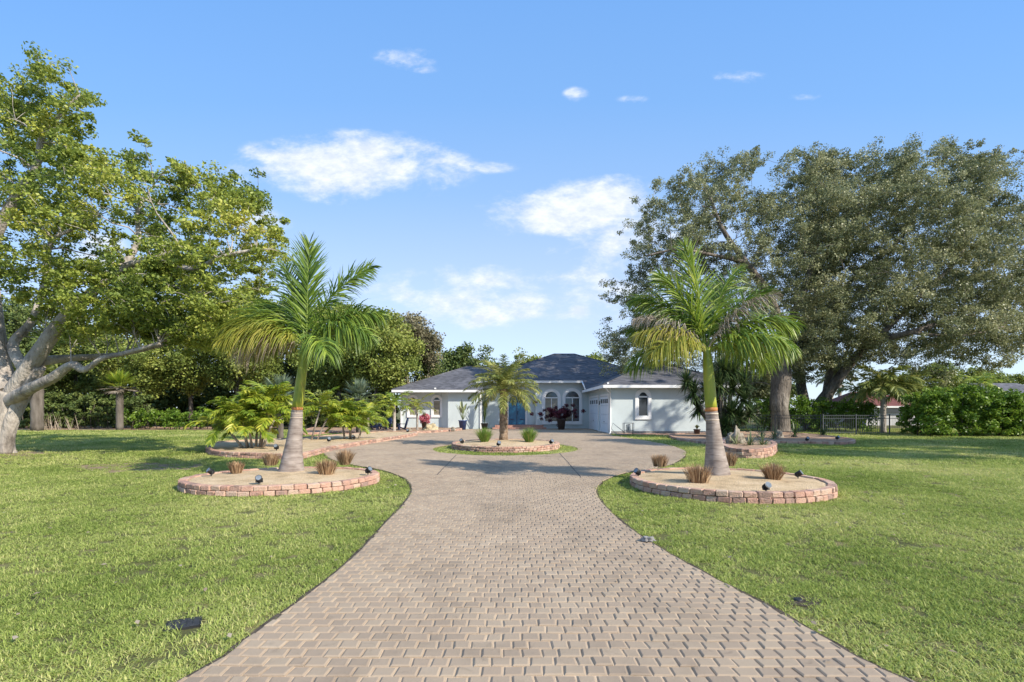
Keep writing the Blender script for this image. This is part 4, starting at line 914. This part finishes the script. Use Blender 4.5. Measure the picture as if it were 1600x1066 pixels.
# ------------------------------------------------------------------ grass clumps
def tuft(name,label,base,r,h,n,mat,seed,group,w=.012,cat='grass clump',droop=.6,spread=.75):
    random.seed(seed); b=MB(); B=Vector(base)
    for k in range(n):
        az=random.uniform(0,6.28); q=B+Vector((math.cos(az),math.sin(az),0))*r*.32*random.random(); sp=random.random()**.8*spread
        b.blade(q,Vector((math.cos(az)*sp,math.sin(az)*sp,1)),h*random.uniform(.6,1.1),w,droop*random.uniform(.3,1.5),3,0,random.random(),tipw=.003)
    o=b.build(name,mat,None,shift=base); return tag(o,label,cat,group)
gd='dried ornamental grass clumps in the royal palm beds'
for k,(px,py,s,lab) in enumerate([(369,739,.32,'dried brown grass clump left of the left royal palm trunk'),(423,727,.36,'dried brown grass clump close behind the left royal palm trunk'),(510,741,.34,'dried brown grass clump in front and right of the left royal palm trunk'),(539,726,.38,'reddish dried grass clump at the back edge of the left bed by the pavers'),
   (1031,729,.37,'dark dried grass clump at the back left of the right royal palm bed'),(1090,754,.40,'large dried grass clump in front of the right royal palm trunk'),(1139,728,.36,'reddish dried grass clump behind the right royal palm trunk'),(1208,750,.33,'dried brown grass clump right of the right royal palm trunk')]):
    q=G(px,py,.17 if k not in (3,) else .14); tuft('dry_grass_clump',lab,q,s*(1.15+.2*(k%3)),s*(.80+.07*(k%4)),480+60*(k%4),'dryclump',70+k,gd,.012,droop=.35+.15*(k%3),spread=.45+.08*(k%4))
for k,(px,lab) in enumerate([(757,'green tufted grass clump left of the short feathery palm'),(827,'green tufted grass clump right of the short feathery palm')]):
    q=Vector(((px-800)/F*21.5,21.5,.22)); tuft('green_grass_clump',lab,q,.5,.62,700,'greengrass',80+k,'green grass clumps in the circle bed',.014,droop=.5,spread=.75)
# ------------------------------------------------------------------ spotlights
def spot_proto():
    root=thing('landscape_spotlight','x','garden light',(0,0,0)); 
    b=MB(); b.tube([(0,0,-.1),(0,0,.05)],[.012,.014],8); b.box((0,0,.05),(.13,.03,.018)); b.box((-.065,0,.085),(.01,.028,.085)); b.box((.065,0,.085),(.01,.028,.085)); b.build('bracket','black',root)
    b=MB(); pts=[Vector((0,.055,.06)),Vector((0,.04,.075)),Vector((0,-.045,.135)),Vector((0,-.07,.15))]; b.tube(pts,[.03,.05,.058,.068],14); 
    for k in range(4):
        q=Vector((0,.035-.02*k,.078+.014*k)); b.tube([q,q+Vector((0,-.006,.004))],[.062,.062],14)
    hd=b.build('lamp_head','black',root)
    b=MB(); b.tube([(0,-.0705,.1505),(0,-.074,.153)],[.056,.056],14); b.build('lens','lens',hd)
    return root
sp0=spot_proto(); first=True
for (px,py,z,rz,lab) in [(330,744,.16,-40,'black spotlight at the far left end of the left royal palm bed'),(405,757,.15,15,'black spotlight at the front of the left royal palm bed'),(575,742,.16,60,'black spotlight at the right end of the left royal palm bed'),
    (997,745,.16,-60,'black spotlight at the left end of the right royal palm bed'),(1197,769,.15,10,'black spotlight at the front of the right royal palm bed'),(1247,748,.16,50,'black spotlight at the right end of the right royal palm bed'),
    (722,694,.18,-30,'black spotlight at the left of the driveway circle bed'),(779,698,.18,20,'black spotlight at the front of the driveway circle bed'),(861,695,.18,40,'black spotlight at the right of the driveway circle bed'),
    (432,704,.15,0,'black spotlight in the curved bed beside the dense palm clump'),(514,691,.15,30,'black spotlight in the middle of the curved bed'),(553,687,.15,-30,'black spotlight near the right end of the curved bed'),(637,676,.12,0,'black spotlight on the orange patio bed'),
    (1261,690,.1,0,'black spotlight in the mulch bed below the forked oak'),(1308,688,.1,30,'black spotlight at the right end of the oak mulch bed')]:
    q=G(px,py,z); s=.92 if q.y<16 else 1.15
    if first: sp0.location=q; sp0.rotation_euler=(0,0,R(rz)); sp0.scale=(s,)*3; sp0['label']=lab; sp0['group']='landscape spotlights'; first=False
    else: dup(sp0,q,R(rz),s,lab,'landscape spotlights')
# ------------------------------------------------------------------ small foreground things
def rock(name,label,c,sz,m,seed,cat='rock',sub=2,par=None):
    import bmesh
    bm=bmesh.new(); bmesh.ops.create_icosphere(bm,subdivisions=4,radius=1)
    for v in bm.verts:
        k=1+.45*mnoise.noise(v.co*1.6+Vector((seed,0,0)))+.28*mnoise.noise(v.co*4+Vector((seed,3,0)))
        v.co=Vector((v.co.x*k*sz[0],v.co.y*k*sz[1],max(-.3,v.co.z)*k*sz[2]))
    me=bpy.data.meshes.new(name); bm.to_mesh(me); bm.free(); me.materials.append(M[m])
    for p in me.polygons: p.use_smooth=True
    o=bpy.data.objects.new(name,me); COL.objects.link(o); o.location=c; return tag(o,label,cat)
rock('stone','small grey stone on the right edge of the driveway',G(1012,846)+Vector((0,0,.02)),(.075,.06,.045),'concrete',2)
rock('boulder','yellow boulder in the patio bed below the pink potted plant',G(673,672,.1),(.5,.4,.45),'boulder',5)
for k,(px,py,s,lab) in enumerate([(1149,699,.5,'tall pitted limestone rock behind the small round bed'),(1160,696,.3,'smaller limestone rock right of the tall pitted rock'),(1218,683,.35,'rock at the foot of the first oak trunk'),(640,673,.2,'small rock in the patio bed'),(708,672,.25,'small rock by the house corner at the end of the patio bed')]):
    rock('limestone_rock',lab,G(px,py,.12),(s*.6,s*.5,s*(1.45 if k==0 else .9)),'rock',10+k)
def lid():
    q=G(287,977,GZ); b=MB(); root=thing('valve_box','black square valve box lid set into the left foreground lawn','valve box',q,R(28))
    b.box((0,0,.008),(.21,.17,.02),bev=.004); b.build('lid','boxlid',root)
    b=MB(); 
    for x,y,sx,sy in((0,.093,.22,.012),(0,-.093,.22,.012),(.112,0,.012,.196),(-.112,0,.012,.196)): b.box((x,y,.006),(sx,sy,.022))
    for k in range(4): b.box((-.06+.04*k,0,.0195),(.004,.12,.003))
    b.build('rim','black',root)
    b=MB(); p=[(q.x+.2*math.cos(t)*(1+.2*math.sin(3*t)),q.y+.03+.17*math.sin(t)) for t in [k*.314 for k in range(20)]]
lid()
def hole():
    q=G(1247,939,GZ); root=thing('sprinkler_head','dark sprinkler head in a bare hollow of the right foreground lawn','sprinkler',q)
    b=MB(); b.tube([(0,0,-.02),(0,0,.018),(0,0,.022)],[.035,.035,.028],14); b.build('cap','black',root)
    b=MB(); n=20; c=b.vert((0,0,.004)); r=[b.vert((.19*math.cos(6.283*k/n)*(1+.2*math.sin(k*2.)),.13*math.sin(6.283*k/n)*(1+.2*math.cos(k*3.)),.006)) for k in range(n)]
    for k in range(n): b.face((c,r[k],r[(k+1)%n]))
    b.build('bare_soil','wetsoil',root)
hole()
# ------------------------------------------------------------------ HOUSE
HB=Vector((2,46,0))
house=thing('house','single storey pale blue stucco house with charcoal hip roofs at the end of the driveway','house',HB)
def hp(b,name,m,parent=None): 
    o=b.build(name,m,parent or house,shift=HB); return o
SL=.417
b=MB()
b.prism([(-9.2,42.6),(-5.9,42.6),(-5.25,42.0),(-2.6,42.0),(-2.6,57),(-9.2,57)],GZ,3.08)
hp(b,'wall','stucco')
b=MB(); b.prism([(-2.6,44.2),(2.0,44.2),(2.0,43.5),(6.5,43.5),(6.5,57),(-2.6,57)],GZ,3.98); hp(b,'wall','stucco')
b=MB(); b.prism([(6.5,33.6),(14.5,33.6),(14.5,57),(6.5,57)],GZ,3.08); hp(b,'wall','stucco')
def slab(b,pts,th=.09,m=0):
    """pts planar polygon (CCW from above): give thickness downwards"""
    a=[b.vert(p) for p in pts]; c=[b.vert((p[0],p[1],p[2]-th)) for p in pts]; n=len(pts)
    b.face(a,m); b.face(c[::-1],m)
    for k in range(n): b.face((c[k],c[(k+1)%n],a[(k+1)%n],a[k]),m)
Ez=3.22; Rz=50; 
mz=lambda y: Ez+SL*(y-40.9)
b=MB()
Lr=(4.1,50,mz(50)); Rr=(6.1,50,mz(50))
slab(b,[Lr,(-3,42.9,mz(42.9)),(5.9,42.9,mz(42.9)),(5.9,40.9,mz(40.9)),(15.2,40.9,mz(40.9)),Rr])
slab(b,[Lr,(-3,57.1,mz(42.9)),(-3,42.9,mz(42.9))])
slab(b,[Rr,(15.2,40.9,Ez),(15.2,59.1,Ez)])
slab(b,[Rr,(15.2,59.1,Ez),(-5,59.1,Ez),Lr])
hp(b,'roof','shingle')
b=MB(); wz=lambda y: Ez+SL*(y-41.4)
slab(b,[(-9.7,41.4,Ez),(-2.4,41.4,Ez),(-2.4,43,wz(43)),(0,43,wz(43)),(0,47,wz(47)),(-4.1,47,wz(47))])
slab(b,[(-9.7,41.4,Ez),(-4.1,47,wz(47)),(-4.1,52.6,wz(47)),(-9.7,58.2,Ez)])
slab(b,[(-4.1,47,wz(47)),(0,47,wz(47)),(0,52.6,wz(47)),(-4.1,52.6,wz(47))])
hp(b,'roof','shingle')
b=MB(); gz=Ez+4.6*SL
slab(b,[(5.9,33,Ez),(15.1,33,Ez),(10.5,37.6,gz)])
slab(b,[(5.9,33,Ez),(10.5,37.6,gz),(10.5,46,gz),(5.9,46,Ez)])
slab(b,[(15.1,33,Ez),(15.1,46,Ez),(10.5,46,gz),(10.5,37.6,gz)])
hp(b,'roof','shingle')
# ridge caps
b=MB()
for p,q in((Lr,Rr),(Lr,(-3,42.9,mz(42.9))),(Rr,(15.2,40.9,Ez)),((-9.7,41.4,Ez),(-4.1,47,wz(47))),((5.9,33,Ez),(10.5,37.6,gz)),((15.1,33,Ez),(10.5,37.6,gz)),((10.5,37.6,gz),(10.5,45,gz)),((-4.1,47,wz(47)),(0,47,wz(47)))):
    b.tube([Vector(p)+Vector((0,0,.0)),Vector(q)+Vector((0,0,.0))],.055,6)
hp(b,'ridge_cap','shingle')
def fascia(p,q,z,h=.19,w=.05,name='fascia'):
    b=MB(); a=Vector(p); c=Vector(q); d=c-a; b.box(((a.x+c.x)/2,(a.y+c.y)/2,z),(d.length,w,h),math.atan2(d.y,d.x)); hp(b,name,'trim')
    return
fz=Ez-.13
fascia((-9.73,41.37),(-2.38,41.37),fz); fascia((-9.73,41.42),(-9.73,58),fz); fascia((-2.37,41.42),(-2.37,42.85),fz)
fascia((-3.0,42.86),(5.87,42.86),mz(42.9)-.13); fascia((5.87,32.97),(15.13,32.97),fz); fascia((5.86,33.02),(5.86,43),fz); fascia((15.13,33.02),(15.13,46),fz)
b=MB(); b.tube([(5.86,42.84,mz(42.9)-.1),(5.86,40.95,Ez-.02)],.07,4); hp(b,'rake_board','trim')
# soffits
b=MB()
for pl,z in(([(-9.7,41.4),(-2.4,41.4),(-2.4,42.9),(-9.7,42.9)],3.085),([(5.89,33),(15.1,33),(15.1,33.7),(5.89,33.7)],3.085),([(5.89,33.7),(6.6,33.7),(6.6,43.4),(5.89,43.4)],3.085),([(-3,42.9),(5.87,42.9),(5.87,44.3),(-3,44.3)],mz(42.9)-.1)):
    b.prism(pl,z-.02,z)
hp(b,'soffit','soffit')
# water table / base step in front of entry
b=MB(); b.box((.6,43.1,.13),(4.0,2.1,.33)); b.box((.6,41.9,.05),(4.4,.5,.17)); hp(b,'entry_step','rake')
b=MB(); b.box((-6.8,41.9,.03),(5.2,.5,.1)); hp(b,'patio_edge','concrete')
def arch_pts(w,h,hs,n=14):
    """outline in (x,z) from bottom-left CCW; hs= spring height; arch radius w/2"""
    pts=[(-w/2,0),(w/2,0),(w/2,hs)]
    for k in range(1,n): t=math.pi*k/n; pts.append((w/2*math.cos(t),hs+(h-hs)*math.sin(t)))
    pts.append((-w/2,hs)); return pts
def arch_window(cx,y,z0,w,h,hs,trimw=.2,blind=False,mull=True,name='window',lowtrim=True):
    def loop3(pts,yy): return [(cx+x,yy,z0+z) for x,z in pts]
    def ringmesh(po,pi,y0,y1,bb):
        n=len(po); f0=[bb.vert(p) for p in loop3(po,y1)]; f1=[bb.vert(p) for p in loop3(pi,y1)]; g0=[bb.vert(p) for p in loop3(po,y0)]; g1=[bb.vert(p) for p in loop3(pi,y0)]
        for k in range(n):
            j=(k+1)%n; bb.face((f0[k],f0[j],f1[j],f1[k])); bb.face((g0[k],g0[j],f0[j],f0[k])); bb.face((f1[k],f1[j],g1[j],g1[k]))
    inner=arch_pts(w,h,hs); outer=[(x*(w+2*trimw)/w,(-trimw if z==0 else (z if i in(2,len(inner)-1) else hs+(z-hs)*(h-hs+trimw)/(h-hs)))) for i,(x,z) in enumerate(inner)]
    g=MB(); g.face([g.vert(p) for p in loop3(inner,y-.012)]); win=hp(g,name,'glass')
    t=MB(); ringmesh(outer,inner,y,y-.09,t); hp(t,'trim','trim',win)
    fi=[(x*(w-.1)/w,(.05 if z==0 else z-(.05 if i not in(2,len(inner)-1) else 0))) for i,(x,z) in enumerate(inner)]
    f=MB(); ringmesh(inner,fi,y,y-.05,f); f.box((cx,y-.03,z0+hs),(w,.04,.09))
    if mull: f.box((cx,y-.03,z0+hs/2),(.06,.04,hs))
    hp(f,'frame','trim',win)
    if blind:
        bl_=MB(); k=0
        while k*.11<hs-.12: bl_.box((cx,y-.022,z0+.08+k*.11),(w-.12,.008,.075)); k+=1
        hp(bl_,'blind','blind',win)
    return win
arch_window(3.35,43.5,.55,1.15,2.6,2.05,.22,True); arch_window(5.12,43.5,.55,1.25,2.65,2.05,.22,False)
arch_window(-8.25,42.6,1.1,.62,1.55,1.25,.16,True,False); arch_window(-6.25,42.6,1.1,.62,1.55,1.25,.16,True,False)
arch_window(8.6,33.6,1.15,.66,1.62,1.28,.2,False,False)
# front door (blue glass, arched)
def front_door():
    y=44.2; cx=.42; w=1.45; z0=.30
    pts=arch_pts(w,2.55,1.95); g=MB(); g.face([g.vert((cx+x,y-.015,z0+z)) for x,z in pts]); d=hp(g,'front_door','bluedoor')
    t=MB(); n=len(pts); o=[(x*1.22,-.0 if z==0 else z+(.16 if z>1.96 else 0)) for x,z in pts]
    a=[t.vert((cx+x,y-.08,z0+z)) for x,z in o]; c=[t.vert((cx+x,y-.08,z0+z)) for x,z in pts]; e=[t.vert((cx+x,y,z0+z)) for x,z in o]; f=[t.vert((cx+x,y,z0+z)) for x,z in pts]
    for k in range(1,n):
        j=(k+1)%n; t.face((a[k],a[j],c[j],c[k])); t.face((e[k],e[j],a[j],a[k])); t.face((c[k],c[j],f[j],f[k]))
    hp(t,'trim','trim',d)
    s=MB(); s.box((cx,y-.03,z0+1),(.05,.03,2)); s.box((cx,y-.03,z0+1.97),(w,.03,.07)); 
    for sx in(-.45,.45): s.box((cx+sx,y-.03,z0+.45),(.35,.03,.06))
    hp(s,'door_rail','navy',d); h=MB(); h.tube([(cx+.08,y-.06,z0+.85),(cx+.08,y-.06,z0+1.2)],.018,6); hp(h,'handle','black',d)
front_door()
# garage doors on the left-facing wall x=6.5
def gdoor(y0,y1):
    x=6.5; cy=(y0+y1)/2; w=y1-y0; g=MB()
    for k in range(4): g.box((x-.035,cy,.02+.31+k*.62),(.05,w,.60),0,bev=.01)
    d=hp(g,'garage_door','garage')
    t=MB(); t.box((x-.04,y0-.07,1.25),(.09,.12,2.56)); t.box((x-.04,y1+.07,1.25),(.09,.12,2.56)); t.box((x-.04,cy,2.60),(.09,w+.26,.14)); hp(t,'door_trim','trim',d)
    for k in range(4): 
        q=MB(); q.box((x-.066,y0+w*(k+.5)/4,2.18),(.012,w/4*.66,.30)); hp(q,'window_pane','glass',d)
    hnd=MB(); hnd.box((x-.08,cy,.75),(.03,.18,.04)); hp(hnd,'handle','black',d)
gdoor(34.3,37.2); gdoor(38.4,42.4)
# corner trim, downspout, wall lamp
b=MB(); b.tube([(6.05,33.1,3.0),(6.3,33.35,2.75),(6.44,33.52,2.7),(6.44,33.52,.1),(6.35,33.4,.02)],.045,8); hp(b,'downspout','trim')
b=MB(); b.box((-9.2,42.58,1.5),(.12,.1,3.1)); b.box((-2.55,41.98,1.5),(.16,.12,3.1)); hp(b,'corner_trim','trim')
b=MB(); b.box((6.47,38.0-.2,2.1),(.1,.14,.3),bev=.03); hp(b,'wall_lamp','black')
b=MB(); b.box((-6.2,41.34,3.3),(.14,.1,.12)); b.box((6.2,33.1,3.3),(.12,.1,.1)); hp(b,'roof_vent','trim')
b=MB(); b.box((10.5,33.55,.08),(8.0,.12,.2)); hp(b,'foundation_strip','concrete')
# ------------------------------------------------------------------ potted plants
def pot(label,c,r,h,m,kind,seed,fol,cat='potted plant'):
    random.seed(seed); root=thing('potted_plant',label,cat,c); b=MB(); b.tube([Vector(c),Vector(c)+Vector((0,0,h*.9)),Vector(c)+Vector((0,0,h*.92)),Vector(c)+Vector((0,0,h))],[r*.7,r*.98,r*1.1,r*1.1],16); b.build('pot',m,root,shift=c)
    e=Vector(c)+Vector((0,0,h)); b=MB()
    if kind=='bird':
        for k in range(16):
            az=random.uniform(0,6.28); sp=random.uniform(.05,.7); d=Vector((math.cos(az)*sp,math.sin(az)*sp*.6,1)); st=random.uniform(.4,1.0); q=e+d.normalized()*st
            b.tube([e,e.lerp(q,.5),q],[.015,.012,.01],4); b.blade(q,d,random.uniform(.5,.75),.2,.8,4,0,random.uniform(.3,1))
    elif kind=='bush':
        C=np.array([[e.x+random.gauss(0,1)*fol[0]*.5,e.y+random.gauss(0,1)*fol[0]*.4,e.z+fol[1]*.5+random.gauss(0,1)*fol[1]*.28] for k in range(70)])
        V,A=leaf_quads(C,.11,np.full(70,.2),80); np_quads('foliage',fol[2],None,None,None) if False else np_quads('foliage',V,A,fol[2],root,c)
        b.tube([e-Vector((0,0,.05)),e+Vector((0,0,fol[1]*.5))],[.04,.02],6); b.build('stem','barkD',root,shift=c); return root
    elif kind=='spike':
        for k in range(90):
            az=random.uniform(0,6.28); sp=random.random()*fol[3]; b.blade(e+Vector((0,0,random.random()*fol[1]*.5)),Vector((math.cos(az)*sp,math.sin(az)*sp,1)),fol[0]*random.uniform(.6,1),.08,.6,3,0,random.random())
    b.build('foliage',fol[2],root,shift=c); return root
def HG(px,d): return Vector(((px-800)/F*d,d,0))
pot('white and green bird of paradise plant in a cobalt blue pot by the house wall',HG(723,40.6),.33,.75,'bluepot','bird',1,(0,0,'agave'))
pot('burgundy leafed bush in a dark pot below the big arched windows',HG(877,40.8),.36,.85,'terracotta','bush',2,(1.45,1.0,'burgundy'))
pot('pink flowering plant in a dark pot between the left arched windows',HG(664,39.5),.28,.7,'terracotta','bush',3,(.24,.4,'pink'))
pot('tall narrow dark green shrub in a black pot left of the entry',HG(757,41.2),.28,.5,'black','spike',4,(1.3,2.4,'yucca',.35))
pot('small dark pot with a low plant at the right end of the garage wall',HG(1089,31.8),.2,.38,'terracotta','spike',5,(.3,.1,'agave',.9))
# hose reel with coiled hose
def hose():
    c=HG(982,32.2); root=thing('hose_cart','grey metal hose rack with coiled hose against the garage wall','hose rack',c); b=MB()
    for x in(-.3,.3):
        b.tube([c+Vector((x,-.15,0)),c+Vector((x,-.15,.75)),c+Vector((x,.2,.75)),c+Vector((x,.2,0))],.022,6)
    b.tube([c+Vector((-.3,-.15,.75)),c+Vector((.3,-.15,.75))],.022,6); b.tube([c+Vector((-.3,-.15,.3)),c+Vector((.3,-.15,.3))],.022,6); b.build('frame','metalg',root,shift=c)
    b=MB()
    for k in range(5):
        r=.22+.012*k; b.tube([c+Vector((-.12+.05*k,r*math.cos(t)*.6,.42+r*math.sin(t))) for t in [j*.35 for j in range(19)]],.016,5)
    b.tube([c+Vector((-.3,0,.2)),c+Vector((-.7,-.1,.5)),c+Vector((-1.0,-.1,.75)),c+Vector((-1.1,-.05,.4)),c+Vector((-.8,-.3,.05)),c+Vector((-.2,-.4,.02))],.02,6)
    b.build('hose','metalg',root,shift=c)
hose()
# ------------------------------------------------------------------ adirondack chairs
def chair():
    root=thing('adirondack_chair','x','chair',(0,0,0))
    b=MB()
    for k in range(5): b.box((0,-.22+.1*k,.34-.035*k),(.52,.085,.02))
    b.build('seat','navy',root)
    b=MB()
    for k in range(5):
        x=-.22+.11*k; h=.78-.05*abs(k-2)**1.5
        b.tube([(x*.8,.22,.22),(x,.22+.3*h,.22+h)],[.048,.052],4)
    b.build('backrest','navy',root)
    for s in(-1,1):
        b=MB(); b.box((s*.33,-.22,.26),(.035,.1,.54)); b.build('leg','navy',root)
        b=MB(); b.tube([(s*.28,-.25,.35),(s*.28,.55,.02)],[.045,.045],4); b.build('leg','navy',root)
        b=MB(); b.box((s*.35,.02,.54),(.14,.7,.025)); b.build('armrest','navy',root)
    return root
ch=chair(); ch.location=HG(572,38.5); ch.rotation_euler=(0,0,R(30)); ch['label']='navy blue slatted garden chair at the far left of the patio group'; ch['group']='navy garden chairs on the patio'
dup(ch,HG(585,37.8),R(-15),1,'navy blue slatted garden chair second from left on the patio')
dup(ch,HG(603,38.4),R(-35),1,'navy blue slatted garden chair just left of the small pale palm trunk')
dup(ch,HG(628,37.6),R(-70),1,'navy blue slatted garden chair seen side on right of the small pale palm trunk')
def ptable():
    c=HG(594,36.9); root=thing('side_table','low navy side table between the patio chairs','table',c)
    b=MB(); b.box((0,0,.42),(.5,.5,.03),bev=.005); b.build('tabletop','navy',root)
    for x in(-.2,.2):
        for y in(-.2,.2): b=MB(); b.box((x,y,.19),(.05,.05,.43)); b.build('leg','navy',root)
ptable()
# ------------------------------------------------------------------ fence
def fence(label,p,q,h,m,seed,step=2.35):
    a=Vector((*p,GZ)); c=Vector((*q,GZ)); d=(c-a); ln=d.length; u=d/ln; ang=math.atan2(u.y,u.x); root=thing('metal_fence',label,'fence',a,0)
    n=int(round(ln/step))
    for k in range(n+1):
        b=MB(); r=a+u*(ln*k/n); b.box((r.x,r.y,h/2+.02),(.06,.06,h+.08),ang); b.box((r.x,r.y,h+.07),(.075,.075,.02),ang); b.build('post',m,root,shift=a)
    for k in range(n):
        b=MB(); r0=a+u*(ln*k/n+.04); r1=a+u*(ln*(k+1)/n-.04); mid=(r0+r1)/2; w=(r1-r0).length
        for z in(.12,h-.2,h): b.box((mid.x,mid.y,z),(w,.03,.035),ang)
        m_=int(w/.11)
        for j in range(1,m_): s=r0.lerp(r1,j/m_); b.box((s.x,s.y,h/2+.01),(.016,.016,h-.02),ang)
        b.build('picket_panel',m,root,shift=a)
    return root
fence('grey metal picket fence at the right of the oaks in front of the neighbouring house',(20.3,33.4),(26.2,31.0+1.6),1.22,'metalf',1,2.0)
fence('black metal picket fence running behind the oak trunks',(15.4,35.8),(20.2,33.5),1.22,'metal',2)
# ------------------------------------------------------------------ neighbour house
def neighbour():
    c=Vector((33.5,52,GZ)); root=thing('neighbour_house','distant low grey white building with maroon roof behind the coconut palms','house',c)
    b=MB(); b.box((39.3,56,.95),(6.0,7,2.05)); b.build('wall','nbwall',root,shift=c)
    b=MB(); z=1.9; x0,x1,y0,y1=35.0,42.8,51.9,60; a=[b.vert(p) for p in((x0,y0,z),(x1,y0,z),(x1,y1,z),(x0,y1,z),(37.0,56,3.5),(39.6,56,3.5))]
    for f in((0,1,5,4),(1,2,5),(2,3,4,5),(3,0,4),(3,2,1,0)): b.face([a[i] for i in f])
    b.build('roof','maroon',root,shift=c)
    b=MB(); b.box((39.0,52.44,1.45),(3.0,.08,.4)); b.build('window','glass',root,shift=c)
    b=MB(); b.box((38.9,51.85,1.86),(7.8,.06,.18)); b.build('fascia','trim',root,shift=c)
neighbour()
def nb2():
    c=Vector((55,62,GZ)); root=thing('neighbour_house','far grey roofed house peeking above the hedge at the right edge','house',c)
    b=MB(); b.box((62,66,1.4),(12,7,2.9)); b.build('wall','nbwall',root,shift=c)
    b=MB(); a=[b.vert(p) for p in((55,61.8,2.9),(69,61.8,2.9),(69,70,2.9),(55,70,2.9),(59,66,5),(65,66,5))]
    for f in((0,1,5,4),(1,2,5),(2,3,4,5),(3,0,4),(3,2,1,0)): b.face([a[i] for i in f])
    b.build('roof','shingle',root,shift=c)
nb2()
S.cycles.max_bounces=8; S.cycles.transparent_max_bounces=8; S.cycles.sample_clamp_indirect=6
print('verts',sum(len(m.vertices) for m in bpy.data.meshes))
